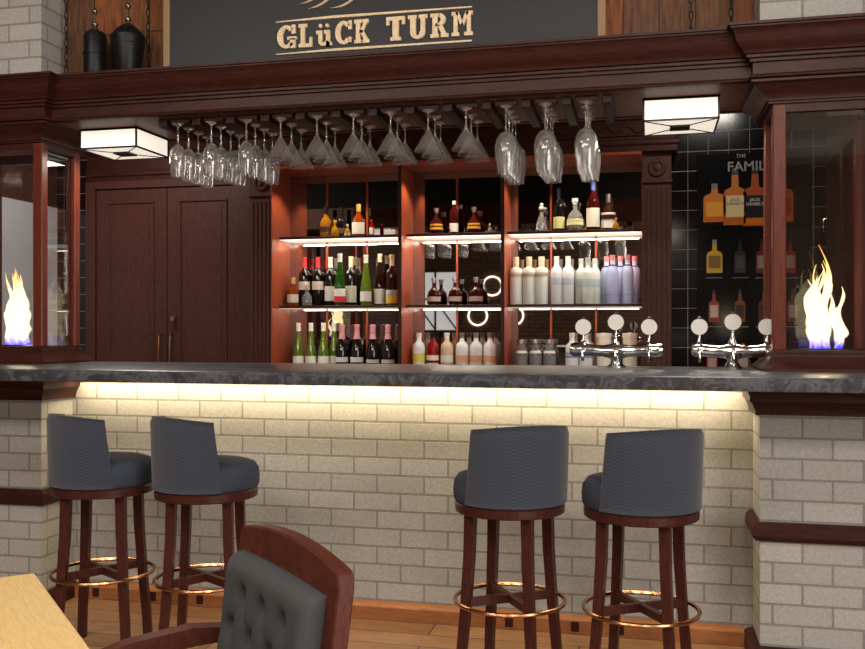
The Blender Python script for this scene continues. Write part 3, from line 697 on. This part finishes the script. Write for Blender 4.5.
# ------------------------------------------------------------------ beer taps
def tap(x, label, SPC=.15, hb=.215):
    c = empty('beer_tap', (x, 4.40, 1.152), label=label, cat='beer tap', group='chrome beer tap towers on the bar')
    MB().lathe([(0, 0), (.045, 0), (.045, .006), (.034, .012), (.024, .028), (.026, .042), (.045, .058), (.05, .068), (0, .075)], 24).build('foot', CHROME, c)
    pts = [(-hb, 0, .085), (-hb+.005, 0, .085), (-hb+.025, 0, .082), (-.12, 0, .08), (-.06, 0, .076), (0, 0, .074), (.06, 0, .076), (.12, 0, .08), (hb-.025, 0, .082), (hb-.005, 0, .085), (hb, 0, .085)]
    MB().tube(pts, .03, 18, rs=[.010, .026, .034, .028, .027, .040, .027, .028, .034, .026, .010]).build('body', CHROME, c)
    for k in (-1, 0, 1):
        px = k*SPC; dz = .022 if k == 0 else 0
        v = MB().lathe([(0, .09), (.020, .095+dz*.3), (.022, .105+dz*.3), (.012, .115+dz), (.007, .125+dz), (.007, .15+dz), (0, .152+dz)], 16, c=(px, 0, 0)).build('valve', CHROME, c)
        MB().tube([(px, -.02, .085), (px, -.045, .08), (px, -.056, .06), (px, -.056, .03)], .008, 10, rs=[.010, .010, .008, .007]).build('spout', CHROME, v)
        hd = MB().bbox(px-.008, px+.008, -.004, .008, .15+dz, .235+dz, .003).build('tap_handle', plain('grey_handle', (80, 80, 80), .4, metal=.6), c)
        M0 = Matrix.Translation((px, -.006, .188+dz)) @ Matrix.Rotation(PI/2, 4, 'X')
        MB().lathe([(0, 0), (.038, 0), (.039, .003), (.038, .006), (0, .007)], 32, M=M0).build('medallion', plain('medallion_white', (215, 213, 208), .4), hd)
        MB().lathe([(.036, .004), (.040, .004), (.040, .0085), (.0365, .0085), (.036, .004)], 32, M=M0).build('medallion_rim', CHROME, hd)
tap(-.149, 'chrome three-handle beer tap in front of the shelves')
tap(.368, 'chrome three-handle beer tap in front of the black tiles', .145, .18)

# ------------------------------------------------------------------ poster
YP = YB-.012
def P(px, py, Y=YP): return (xat(px, Y), zat(px, py, Y))
pc = P(745, 260)
po = empty('poster', (pc[0], YP, pc[1]), label='black poster with rows of whiskey bottles on the tiled wall', cat='poster')
px0, px1 = xat(697, YP)-pc[0], xat(811, YP)-pc[0]; pz1 = zat(745, 153, YP)-pc[1]
m = MB()
for k, (za, zb) in enumerate(((pz1, .24), (.235, -.082), (-.087, -.404), (-.409, -.70))):
    m.bbox(px0, px1, 0, .011, zb, za, .001)
m.build('poster_board', plain('poster_black', (17, 17, 18), .12), po)
def mat_flat(c): return plain('print_%d_%d_%d' % c, c, .3)
def pic(px, py, w, h, cbody, clab, ccap, shape=0, lowc=None):
    x = xat(px, YP)-pc[0]; z = zat(px, py, YP)-pc[1]; w /= 138.5; h /= 138.5
    sh_ = .62 if shape == 0 else .70
    poly = [(-.5, 0), (.5, 0), (.5, sh_-.08), (.42, sh_), (.16, sh_+.05), (.13, .92), (-.13, .92), (-.16, sh_+.05), (-.42, sh_), (-.5, sh_-.08)]
    b = MB().prism([(x+a*w, z+q*h) for a, q in poly], -.0015, .001).build('printed_bottle', mat_flat(cbody), po, 0)
    MB().prism([(x-.14*w, z+.88*h), (x+.14*w, z+.88*h), (x+.14*w, z+h), (x-.14*w, z+h)], -.002, .001).build('printed_cap', mat_flat(ccap), b, 0)
    if lowc: MB().prism([(x-.46*w, z+.02*h), (x+.46*w, z+.02*h), (x+.46*w, z+.2*h), (x-.46*w, z+.2*h)], -.0019, .001).build('printed_liquid', mat_flat(lowc), b, 0)
    MB().prism([(x-.38*w, z+.14*h), (x+.38*w, z+.14*h), (x+.38*w, z+.52*h), (x-.38*w, z+.52*h)], -.0024, .001).build('printed_label', mat_flat(clab), b, 0)
    return x, z, w, h, b
def text(s, x, z, size, mat, parent, Y=-.003, ext=.0006, name='lettering', align='CENTER'):
    cu = bpy.data.curves.new(name, 'FONT'); cu.body = s; cu.size = size; cu.extrude = ext; cu.align_x = align; cu.offset = size*.012
    t = bpy.data.objects.new(name, cu); COL.objects.link(t)
    dg = bpy.context.evaluated_depsgraph_get(); me = bpy.data.meshes.new_from_object(t.evaluated_get(dg))
    bpy.data.objects.remove(t); me.materials.clear(); me.materials.append(mat)
    o = bpy.data.objects.new(name, me); COL.objects.link(o); o.parent = parent; o.location = (x, Y, z); o.rotation_euler = (PI/2, 0, 0)
    return o
big = [(714.5, 222, 21, 38, (196, 112, 40), (216, 150, 50), (110, 110, 108), 1, (190, 90, 20)), (735, 225, 22, 56, (180, 104, 34), (206, 186, 142), (60, 40, 26), 0, (170, 90, 20)),
       (755, 226, 23, 58, (150, 70, 20), (22, 20, 20), (24, 20, 18), 0, (190, 100, 20)), (782, 222, 21, 44, (170, 80, 24), (140, 50, 30), (40, 24, 18), 1, (180, 90, 20))]
bigs = [pic(*a) for a in big]
for px, c, l, k in ((714.5, (196, 150, 40), (120, 84, 30), (120, 120, 116)), (740, (40, 36, 36), (64, 62, 60), (20, 18, 18)), (762, (96, 30, 22), (130, 120, 110), (30, 20, 20)), (790, (130, 34, 26), (150, 120, 100), (30, 20, 20))): pic(px, 273, 15 if px == 714.5 else 11, 33, c, l, k)
for px, c, l, k in ((714, (140, 40, 30), (190, 170, 150), (30, 24, 22)), (740, (120, 60, 24), (46, 34, 26), (30, 24, 22)), (764, (90, 40, 20), (50, 34, 26), (30, 24, 22)), (793, (104, 36, 26), (150, 130, 120), (30, 20, 20))): pic(px, 322, 10, 32, c, l, k)
for px, c in ((712, (190, 30, 30)), (743, (206, 96, 30)), (775, (130, 60, 20))): pic(px, 374, 10, 30, c, (160, 150, 140), c)
GREY = mat_flat((132, 132, 130)); DIMW = mat_flat((188, 186, 180))
text('THE', xat(741, YP)-pc[0], zat(742, 157.5, YP)-pc[1], .036, GREY, po)
text('FAMILY', xat(727, YP)-pc[0], zat(727, 171.5, YP)-pc[1], 0.098, GREY, po, align='LEFT')
x, z, w, h, b = bigs[2]; text("JACK\nDANIEL'S", x, z+.42*h, .030, DIMW, po, -.0035)
x, z, w, h, b = bigs[1]; text("JACK\nDANIEL'S", x, z+.42*h, .028, mat_flat((70, 60, 44)), po, -.0035)
for py in (277.5, 326.5):
    for px in (714, 740, 764, 790): 
        x = xat(px, YP)-pc[0]; z = zat(px, py, YP)-pc[1]
        MB().box(x-.057, x+.057, -.002, .001, z-.004, z).build('caption_line', GREY, po)

# ------------------------------------------------------------------ sign above canopy
YSg = 4.20
sx0, sx1 = xat(163, YSg), xat(605.5, YSg); sc = (sx0+sx1)/2
sg = empty('sign_board', (sc, YSg, 2.585), label='large dark grey sign board with pale wooden lettering above the canopy', cat='sign')
hw = (sx1-sx0)/2
MB().box(-hw+.02, hw-.02, .006, .03, .002, .80).build('board', plain('chalk_grey', (38, 40, 46), .5), sg)
m = MB().bbox(-hw, -hw+.035, 0, .04, 0, .82, .002).bbox(hw-.035, hw, 0, .04, 0, .82, .002).bbox(-hw, hw, 0, .04, .80, .835, .002)
m.build('sign_frame', plain('frame_oak', (150, 122, 90), .6), sg)
LETW = wood('letter_wood', (222, 196, 156), (248, 226, 192), (10, 10, 10), .6, 6)
def box2(mb, x0, x1, z0, z1, y0=-.008, y1=.007): mb.box(x0, x1, y0, y1, z0, z1)
def arcband(mb, cx, cz, rx, rz, tx, tz, a0, a1, n=14):
    pts = [(cx+rx*math.cos(a0+(a1-a0)*i/n), cz+rz*math.sin(a0+(a1-a0)*i/n)) for i in range(n+1)]
    pts2 = [(cx+(rx-tx)*math.cos(a0+(a1-a0)*i/n), cz+(rz-tz)*math.sin(a0+(a1-a0)*i/n)) for i in range(n+1)]
    for i in range(n): mb.prism([pts[i], pts[i+1], pts2[i+1], pts2[i]], -.008, .007)
def para(mb, x0, z0, x1, z1, w): mb.prism([(x0-w/2, z0), (x0+w/2, z0), (x1+w/2, z1), (x1-w/2, z1)], -.008, .007)
def letter(ch, x, z, h, w):
    m = MB(); s = w*.30; t = h*.15
    if ch in 'LTKRM' or ch == 'U' or ch == 'u': pass
    if ch == 'G' or ch == 'C':
        arcband(m, x+w*.5, z+h*.5, w*.5, h*.5, s, t, PI*.22, PI*1.78)
        box2(m, x+w*.78, x+w*.98, z+h*.62, z+h)
        if ch == 'G': box2(m, x+w*.55, x+w*1.04, z+h*.36, z+h*.5); box2(m, x+w*.70, x+w*.98, z, z+h*.42)
        else: box2(m, x+w*.8, x+w*.96, z+h*.08, z+h*.3)
    elif ch == 'L':
        box2(m, x+w*.15, x+w*.15+s, z+t, z+h-t); box2(m, x, x+w*.62, z+h-t, z+h); box2(m, x, x+w, z, z+t); box2(m, x+w*.8, x+w, z+t, z+h*.42)
    elif ch == 'K':
        box2(m, x+w*.12, x+w*.12+s, z+t, z+h-t); box2(m, x, x+w*.55, z+h-t, z+h); box2(m, x, x+w*.5, z, z+t)
        para(m, x+w*.45, z+h*.42, x+w*.80, z+h-t, s*.8); box2(m, x+w*.60, x+w*1.02, z+h-t, z+h)
        para(m, x+w*.50, z+h*.55, x+w*.85, z+t, s); box2(m, x+w*.60, x+w*1.08, z, z+t)
    elif ch == 'T':
        box2(m, x+w*.5-s*.55, x+w*.5+s*.55, z+t, z+h-t); box2(m, x, x+w, z+h-t, z+h); box2(m, x, x+w*.16, z+h*.66, z+h-t); box2(m, x+w*.84, x+w, z+h*.66, z+h-t); box2(m, x+w*.22, x+w*.78, z, z+t)
    elif ch == 'U':
        box2(m, x+w*.10, x+w*.10+s, z+h*.3, z+h-t); box2(m, x+w*.90-s*.8, x+w*.90, z+h*.3, z+h-t)
        box2(m, x-w*.02, x+w*.5-.004, z+h-t, z+h); box2(m, x+w*.56, x+w*1.02, z+h-t, z+h)
        arcband(m, x+w*.5, z+h*.3, w*.40, h*.3, s, t, PI, 2*PI)
    elif ch == 'u':
        hh = h*.66; box2(m, x+w*.15, x+w*.15+s*.9, z+h*.2, z+hh-t); box2(m, x+w*.68, x+w*.68+s*.9, z, z+hh-t)
        box2(m, x, x+w*.42, z+hh-t, z+hh); box2(m, x+w*.55, x+w*.95, z+hh-t, z+hh); box2(m, x+w*.68, x+w*1.08, z, z+t)
        arcband(m, x+w*.5, z+h*.2, w*.35, h*.2, s*.8, t, PI, 2*PI)
        for q in (.30, .76): m.lathe([(0, 0), (w*.13, 0), (w*.13, .015), (0, .015)], 12, M=Matrix.Translation((x+w*q, .007, z+h*.86)) @ Matrix.Rotation(PI/2, 4, 'X'))
    elif ch == 'R':
        box2(m, x+w*.12, x+w*.12+s, z+t, z+h-t); box2(m, x, x+w*.55, z+h-t, z+h); box2(m, x, x+w*.5, z, z+t)
        arcband(m, x+w*.5, z+h*.74, w*.42, h*.26, s, t, -PI/2, PI/2); box2(m, x+w*.3, x+w*.55, z+h*.46, z+h*.46+t*.85)
        para(m, x+w*.58, z+h*.5, x+w*.80, z+t, s); box2(m, x+w*.62, x+w*1.08, z, z+t)
    elif ch == 'M':
        for q in (.06, .94-.20): box2(m, x+w*q, x+w*(q+.20), z+t, z+h-t)
        box2(m, x-w*.04, x+w*.34, z, z+t); box2(m, x+w*.60, x+w*1.04, z, z+t); box2(m, x-w*.04, x+w*.30, z+h-t, z+h); box2(m, x+w*.70, x+w*1.04, z+h-t, z+h)
        para(m, x+w*.24, z+h-.001, x+w*.5, z+h*.42, w*.17); para(m, x+w*.76, z+h-.001, x+w*.5, z+h*.42, w*.17)
    m.build('letter', LETW, sg, 0)
spec = [('G', 277, 297), ('L', 298.5, 313), ('u', 316, 331.5), ('C', 335, 353), ('K', 354, 369), ('T', 386, 406), ('U', 408, 428), ('R', 430, 448), ('M', 452, 473)]
zl = zat(375, 42.5, YSg)-2.585; hl = .112
for ch, a, b in spec:
    xa, xb = xat(a, YSg)-sc, xat(b, YSg)-sc; letter(ch, xa+.003, zl, hl, (xb-xa)*.93)
la, lb = xat(276, YSg)-sc, xat(472, YSg)-sc
MB().prism([(la, zl-.026), (lb, zl-.028), (lb, zl-.020), (la+.3, zl-.015), (la, zl-.022)], -.004, .007).build('lower_line', LETW, sg, 0)
MB().prism([(la, zl+hl+.018), (lb, zl+hl+.016), (lb, zl+hl+.022), (la+.3, zl+hl+.030), (la, zl+hl+.022)], -.004, .007).build('upper_line', LETW, sg, 0)
for k, (a, b, c, d) in enumerate(((300, 20, 330, -12), (308, 25, 345, -10), (330, 24, 365, -4), (300, 10, 318, -14))):
    p0 = Vector((xat(a, YSg)-sc, 0, zat(a, b-16, YSg)-2.585)); p1 = Vector((xat(c, YSg)-sc, 0, zat(c, d-10, YSg)-2.585))
    pts = []
    for i in range(13):
        t = i/12; q = p0.lerp(p1, t); q.z -= .03*math.sin(PI*t); pts.append(q)
    MB().tube(pts, .006, 8, rs=[.001+.010*math.sin(PI*(i/12)) for i in range(13)], flat=.5).build('feather_stroke', LETW, sg)
# ------------------------------------------------------------------ urns & chains on canopy
def urn(px, kind, label):
    Y = 4.16; x = xat(px, Y)
    c = empty('metal_urn', (x, Y, 2.586), label=label, cat='urn', group='black metal urns on the canopy')
    if kind == 0: pr = [(0, 0), (.052, 0), (.056, .01), (.055, .10), (.057, .165), (.05, .185), (.03, .195), (0, .20)]
    else: pr = [(0, 0), (.048, 0), (.052, .01), (.062, .08), (.075, .15), (.075, .16), (.055, .185), (.03, .205), (0, .21)]
    pr = [(r*(1.0 if kind == 0 else 1.12), z*1.22) for r, z in pr]
    zt = pr[-1][1]
    MB().lathe(pr, 20).build('urn_body', URNM, c)
    MB().lathe([(0, zt-.01), (.022, zt-.005), (.02, zt+.004), (.008, zt+.01), (.016, zt+.022), (.016, zt+.03), (.006, zt+.04), (.005, zt+.075), (.013, zt+.085), (.014, zt+.095), (.006, zt+.108), (0, zt+.112)], 16).build('finial', plain('dull_metal', (120, 112, 104), .3, metal=1), c)
    MB().lathe([(.054, .115), (.060, .117), (.060, .123), (.054, .125), (.054, .115)] if kind == 0 else [(.072, .150), (.0815, .152), (.0815, .158), (.072, .160), (.072, .150)], 20).build('band', URNM, c)
urn(95, 0, 'black cylindrical metal urn, left of the pair on the canopy')
urn(128, 1, 'black tapered metal urn, right of the pair on the canopy')
for i, (px, Y) in enumerate(((66, 4.24), (148, 4.24), (691, 4.24), (731, 4.24))):
    x = xat(px, Y); m = MB(); z = 2.60 if i != 0 else 2.625; k = 0
    if i == 0: m.tube([(.014*math.cos(a*PI/8), 0, .614*0+2.606+.016*math.sin(a*PI/8)) for a in range(16)], .003, 6, cyc=True)
    while z < ZC-.02:
        pts = []
        for a in range(12):
            t = a*PI/6; u, v = .008*math.cos(t), .021*math.sin(t)
            pts.append((u, 0, z+v) if k % 2 else (0, u, z+v))
        m.tube(pts, .0028, 5, cyc=True); z += .036; k += 1
    o = m.build('hanging_chain', URNM); o.location = (x, Y, 0)
    tag(o, ['iron chain with a ring hanging beside the left brick pier above the canopy', 'iron chain hanging between the urns and the sign', 'iron chain hanging right of the sign, the left of two', 'iron chain hanging beside the right brick pier above the canopy'][i], 'chain')

# ------------------------------------------------------------------ bar stools
def make_stool():
    c = empty('bar_stool', (0, 0, ZF), 0, 'x', 'bar stool', 'blue grey bar stools at the bar')
    z = lambda v: v-ZF
    MB().lathe([(0, z(.655)), (.214, z(.655)), (.222, z(.668)), (.224, z(.70)), (.220, z(.735)), (.205, z(.757)), (.17, z(.768)), (.08, z(.773)), (0, z(.774))], 48).build('seat_cushion', FAB, c, 60)
    MB().lathe([(0, z(.616)), (.212, z(.616)), (.216, z(.620)), (.217, z(.650)), (.213, z(.6549)), (0, z(.6549))], 48).build('seat_rim', STOOLW, c)
    # curved backrest shell, local back direction -Y
    n, mrows = 40, 12; vs = []; uv = []
    hA = math.radians(66)
    def top(t): return z(.945)+.024*(1-t*t)+.004*abs(t)**6
    T = .034
    for side in (0, 1):
        for i in range(n+1):
            t = -1+2*i/n
            for j in range(mrows+1):
                s = j/mrows
                ang = -PI/2+t*(hA+math.radians(11)*(1-s)**1.2)
                zz = z(.66)+(top(t)-z(.66))*s
                e = 1.0
                if abs(t) > .94: e = 1-((abs(t)-.94)/.06)**2*.6
                if s > .93: e *= 1-((s-.93)/.07)**2*.6
                ro = .2285-.004*(1-s)+.004*s; mid = ro-T/2
                r = mid+(T/2*e if side == 0 else -T/2*e)
                vs.append((r*math.cos(ang), r*math.sin(ang), zz)); uv.append((ang*.225+2, zz))
    N1 = (n+1)*(mrows+1); id_ = lambda sd, i, j: sd*N1+i*(mrows+1)+j; fs = []
    for i in range(n):
        for j in range(mrows):
            fs.append((id_(0, i, j), id_(0, i+1, j), id_(0, i+1, j+1), id_(0, i, j+1)))
            fs.append((id_(1, i, j), id_(1, i, j+1), id_(1, i+1, j+1), id_(1, i+1, j)))
        for j in (0, mrows): fs.append((id_(0, i, j), id_(1, i, j), id_(1, i+1, j), id_(0, i+1, j)) if j else (id_(0, i, j), id_(0, i+1, j), id_(1, i+1, j), id_(1, i, j)))
    for j in range(mrows):
        for i in (0, n): fs.append((id_(0, i, j), id_(0, i, j+1), id_(1, i, j+1), id_(1, i, j)))
    me = bpy.data.meshes.new('backrest'); me.from_pydata(vs, [], fs); me.update()
    l = me.uv_layers.new(name='UVMap')
    for lp_ in me.loops: l.data[lp_.index].uv = uv[lp_.vertex_index]
    for p in me.polygons: p.use_smooth = True
    me.materials.append(HERR); o = bpy.data.objects.new('backrest', me); COL.objects.link(o); o.parent = c
    for k in range(4):
        a = k*PI/2; ca, sa = math.cos(a), math.sin(a)
        M = Matrix.Rotation(a+PI/4, 4, 'Z')
        pts = []
        m = MB(); secs = []
        for zz, r, w in ((z(.618), .165, .040), (z(.45), .170, .038), (z(.25), .185, .036), (z(.05), .205, .034), (0, .213, .034)):
            secs.append((zz, r, w))
        vs = []
        for zz, r, w in secs:
            cx_, cy_ = r*ca, r*sa
            for dx, dy in ((-1, -1), (1, -1), (1, 1), (-1, 1)):
                v = M @ Vector((dx*w/2, dy*w/2, 0)); vs.append((cx_+v.x, cy_+v.y, zz))
        fs = [(3, 2, 1, 0), tuple(len(vs)-4+q for q in range(4))]
        for i in range(len(secs)-1):
            for q in range(4): fs.append((i*4+q, i*4+(q+1) % 4, i*4+4+(q+1) % 4, i*4+4+q))
        m.add(vs, fs).build('leg', STOOLW, c, 20)
    zr = z(.264)
    MB().tube([(.216*math.cos(a*PI/24), .216*math.sin(a*PI/24), zr) for a in range(48)], .0085, 8, cyc=True).build('footrest_ring', BRASS, c)
    MB().bbox(-.17, .17, -.011, .011, zr-.012, zr+.022, .002).build('stretcher', STOOLW, c)
    MB().bbox(-.011, .011, -.17, .17, zr-.012, zr+.0215, .002).build('stretcher', STOOLW, c)
    return c
st0 = make_stool()
SP = [(-2.34, 3.66, -32, 'leftmost of the four', None), (-1.845, 3.66, -32, 'second from the left', None), (-.535, 3.645, 32, 'third from the left', None), (-.03, 3.637, 32, 'rightmost of the four', None)]
for i, (x, y, a, w, _) in enumerate(SP):
    o = st0 if i == 0 else copy_tree(st0)
    o.location = (x, y, ZF); o.rotation_euler = (0, 0, math.radians(a))
    o['label'] = 'blue grey herringbone bar stool with brass foot ring, %s at the bar' % w

# ------------------------------------------------------------------ dining chair
ch = empty('dining_chair', (-.981, 1.749, ZF), math.radians(135), 'red brown wooden armchair with tufted grey backrest in the foreground', 'chair')
def lean(z): return -.21-.13*(z-.45)
hwc = .276
zt = .922
out = [(-hwc, .40), (-hwc, zt-.03), (-hwc+.008, zt-.006)]
for i in range(17):
    t = -1+2*i/16; out.append((t*(hwc-.018), zt+.024*(1-t*t)))
out += [(hwc-.008, zt-.006), (hwc, zt-.03), (hwc, .40)]
vs = []; 
for dy, ins in ((.0, .004), (.004, 0), (.034, 0), (.038, .004)):
    for x, zz in out:
        s = 1-ins/hwc; vs.append((x*s, lean(zz)-dy, zz-(ins if zz > .6 else 0)))
n = len(out); fs = [tuple(range(n)), tuple(range(4*n-1, 3*n-1, -1))]
for k in range(3):
    for i in range(n): fs.append((k*n+i, (k+1)*n+i, (k+1)*n+(i+1) % n, k*n+(i+1) % n))
MB().add(vs, fs).build('back_frame', CHAIRW, ch, 30)
# tufted panel
nx, nz = 60, 56; x0, x1, z0, z1 = -hwc+.046, hwc-.034, .50, zt-.056
tufts = []
rows = 5
for r_ in range(rows):
    zz = z1-.075-r_*.085
    for q in range(-3, 4):
        xx = q*.115+(.0575 if r_ % 2 else 0)
        if x0+.04 < xx < x1-.04 and zz > z0+.02: tufts.append((xx, zz))
vs = []
def crest(x): return .034*(1-(x/hwc)**2)
for j in range(nz+1):
    for i in range(nx+1):
        x = x0+(x1-x0)*i/nx; tt = j/nz; zz = z0+(z1+crest(x)*.2-z0)*tt
        e = min(i/nx, 1-i/nx)*(x1-x0); e2 = min(tt, 1-tt)*(z1-z0); d = .048
        ed = min(1, min(e, e2)/.035); bulge = d*math.sqrt(max(0, 1-(1-ed)**2))
        for a, b in tufts:
            q = math.hypot(x-a, zz-b); bulge -= .026*math.exp(-(q/.020)**2)+.006*math.exp(-(q/.045)**2)
        for a, b in tufts:                               # diagonal pleats
            for c_, d_ in tufts:
                if 0 < c_-a < .06 and abs(abs(d_-b)-.085) < .01:
                    L = math.hypot(c_-a, d_-b); t_ = max(0, min(1, ((x-a)*(c_-a)+(zz-b)*(d_-b))/L/L))
                    q = math.hypot(x-a-t_*(c_-a), zz-b-t_*(d_-b)); bulge -= .006*math.exp(-(q/.009)**2)
        vs.append((x, lean(zz)+max(.0005, bulge), zz))
fs = [(j*(nx+1)+i, j*(nx+1)+i+1, (j+1)*(nx+1)+i+1, (j+1)*(nx+1)+i) for j in range(nz) for i in range(nx)]
nb = len(vs); 
for j in range(nz+1):
    for i in range(nx+1):
        if i in (0, nx) or j in (0, nz): pass
bd = [i for i in range(nx+1)]+[j*(nx+1)+nx for j in range(1, nz+1)]+[nz*(nx+1)+i for i in range(nx-1, -1, -1)]+[j*(nx+1) for j in range(nz-1, 0, -1)]
base = len(vs)
for b_ in bd: vs.append((vs[b_][0], lean(vs[b_][2])-.002, vs[b_][2]))
for k in range(len(bd)): fs.append((bd[k], bd[(k+1) % len(bd)], base+(k+1) % len(bd), base+k))
fs.append(tuple(base+k for k in range(len(bd))))
up = MB().add(vs, fs).build('upholstery', CHFAB, ch, 70)
m = MB()
for a, b in tufts: MB().lathe([(0, .006), (.007, .004), (.009, 0), (0, -.002)], 10, M=Matrix.Translation((a, lean(b)+.014, b)) @ Matrix.Rotation(-PI/2, 4, 'X')).build('button', CHFAB, up)
MB().bbox(-.265, .265, -.20, .27, .43, .50, .02).build('seat', CHFAB, ch)
MB().bbox(-.27, .27, -.215, .28, .37, .43, .004).build('seat_frame', CHAIRW, ch)
for s in (-1, 1):
    MB().bar([(s*.268, -.245, .665), (s*.28, -.15, .668), (s*.285, 0, .655), (s*.285, .12, .625), (s*.28, .2, .57), (s*.27, .245, .50), (s*.262, .25, .40)], .045, [.03, .045, .045, .045, .045, .042, .04]).build('armrest', CHAIRW, ch, 40)
    MB().bar([(s*.25, .255, .38), (s*.245, .26, 0)], [.045, .03], [.045, .03]).build('leg', CHAIRW, ch, 20)
    MB().bar([(s*.262, -.225, .42), (s*.262, -.24, .25), (s*.262, -.28, 0)], .034, [.05, .04, .034]).build('leg', CHAIRW, ch, 20)

# ------------------------------------------------------------------ dining table
tb = empty('dining_table', (-1.378, 1.36, ZF), math.radians(-45), 'pale oak dining table with square corner in the lower left foreground', 'table')
MB().bbox(-.75, .75, -.425, .425, .71, .75, .003).build('tabletop', TABLEW, tb)
for sx in (-1, 1):
    for sy in (-1, 1): MB().bbox(min(sx*.72, sx*.66), max(sx*.72, sx*.66), min(sy*.395, sy*.335), max(sy*.395, sy*.335), 0, .709, .004).build('leg', STOOLW, tb)
MB().box(-.66, .66, -.38, -.36, .64, .709).box(-.66, .66, .36, .38, .64, .709).build('apron', STOOLW, tb)

# ------------------------------------------------------------------ dining room behind (seen in the mirror)
for i, (x, z) in enumerate(((-3.27, 1.59), (-2.98, 2.17), (-2.56, 1.59), (-1.2, 2.2))):
    o = MB().tube([(.185*math.cos(a*PI/24), 0, .185*math.sin(a*PI/24)) for a in range(48)], .016, 8, cyc=True).build('ring_wall_lamp', RINGM)
    o.location = (x, -4.08, z)
    tag(o, 'glowing ring lamp on the brown brick wall reflected in the mirror, %s from the left' % ORD[i], 'wall lamp', 'ring lamps on the brick wall')
w1 = empty('window_1', (-4.12, -4.08, 1.6)); w1['kind'] = 'structure'; w1['label'] = 'pale lit window with black diagonal bars opposite the bar'
MB().box(-.45, .45, -.02, 0, -.3, .85).build('window_pane', plain('frosted_daylight', (225, 228, 232), .5, emit=.9, ecol=(225, 230, 238)), w1)
m = MB(); m.box(-.47, .47, -.02, .02, -.33, -.29).box(-.47, .47, -.02, .02, .85, .89).box(-.47, -.43, -.02, .02, -.3, .85).box(.43, .47, -.02, .02, -.3, .85).box(-.02, .02, 0, .02, -.3, .85).box(-.45, .45, 0, .02, .30, .34)
m.bar([(-.43, .01, .3), (0, .01, -.28)], .02, .03).bar([(0, .01, .3), (.43, .01, -.28)], .02, .03); m.build('window_frame', BLACKM, w1)

# ------------------------------------------------------------------ lights
def ceil_fill(i, x, y, power, s=.9, rot=(0, 0, 0), col=(1, .90, .78)):  # unseen panels added to fill the dining room with light
    c = empty('ceiling_fill', (x, y, ZC), label='square ceiling fill light, unseen, %s of those added to the dining room' % ORD[i], cat='ceiling light', group='added fill lights in the dining room ceiling')
    MB().box(-.5, .5, -.5, .5, -.03, 0).build('housing', WHITE, c)
    area('ceiling_fill_glow', (0, 0, -.06), rot, s, s, power, col, c)
TL = math.radians(50)
ceil_fill(0, -3.0, 1.5, 45); ceil_fill(1, .6, 1.5, 45)
ceil_fill(2, -3.0, -.8, 84, .9, (TL, 0, 0)); ceil_fill(3, -1.2, -.8, 84, .9, (TL, 0, 0)); ceil_fill(4, .8, -.8, 84, .9, (TL, 0, 0))
w2 = empty('fill_window', (3.48, -1.2, 1.7)); w2['kind'] = 'structure'; w2['label'] = 'wide unseen window added in the right wall to light the bar'  # added out of view, for low side light on the bar
MB().box(0, .02, -2.2, 2.2, -1.2, 1.2).build('window_pane', MATS['frosted_daylight'], w2)
m = MB(); m.box(-.02, .02, -2.25, 2.25, -1.25, -1.2).box(-.02, .02, -2.25, 2.25, 1.2, 1.25).box(-.02, .02, -2.25, -2.2, -1.2, 1.2).box(-.02, .02, 2.2, 2.25, -1.2, 1.2)
for q in (-.75, .75): m.box(-.02, 0, q-.02, q+.02, -1.2, 1.2)
m.build('window_frame', BLACKM, w2)
area('fill_window_light', (-.05, 0, 0), (0, PI/2, 0), 2.3, 4.3, 225, (1, .96, .9), w2)
bl = empty('ceiling_fill', (-3.9, 5.9, 3.2), 0, 'unseen fill light added behind the bar near the left grey wall', 'ceiling light')  # added out of view to brighten the grey wall
MB().box(-.25, .25, -.25, .25, -.03, 0).build('housing', WHITE, bl); area('aisle_fill', (0, 0, -.05), (0, 0, 0), .4, .4, 34, (1, .93, .85), bl)
bl = empty('ceiling_fill', (.5, 5.6, 3.2), 0, 'unseen fill light added behind the bar near the poster', 'ceiling light')  # added out of view to brighten the right end of the aisle
MB().box(-.25, .25, -.25, .25, -.03, 0).build('housing', WHITE, bl); area('aisle_fill', (0, 0, -.05), (0, 0, 0), .4, .4, 22, (1, .93, .85), bl)
wd = bpy.data.worlds.new('World'); scene.world = wd; wd.use_nodes = True
wd.node_tree.nodes['Background'].inputs[0].default_value = (.9, .85, .8, 1); wd.node_tree.nodes['Background'].inputs[1].default_value = .1

# ------------------------------------------------------------------ camera
cd = bpy.data.cameras.new('Camera'); cam = bpy.data.objects.new('Camera', cd); COL.objects.link(cam)
cam.location = (0, 0, H); cam.rotation_euler = (PI/2, 0, math.asin(S))
cd.sensor_width = 36; cd.lens = F/865*36; cd.shift_y = 4.5/865; cd.clip_start = .05
scene.camera = cam
vs_ = scene.view_settings; vs_.view_transform = 'Standard'; vs_.look = 'None'; vs_.gamma = 1; vs_.use_curve_mapping = False; vs_.exposure = 0.0
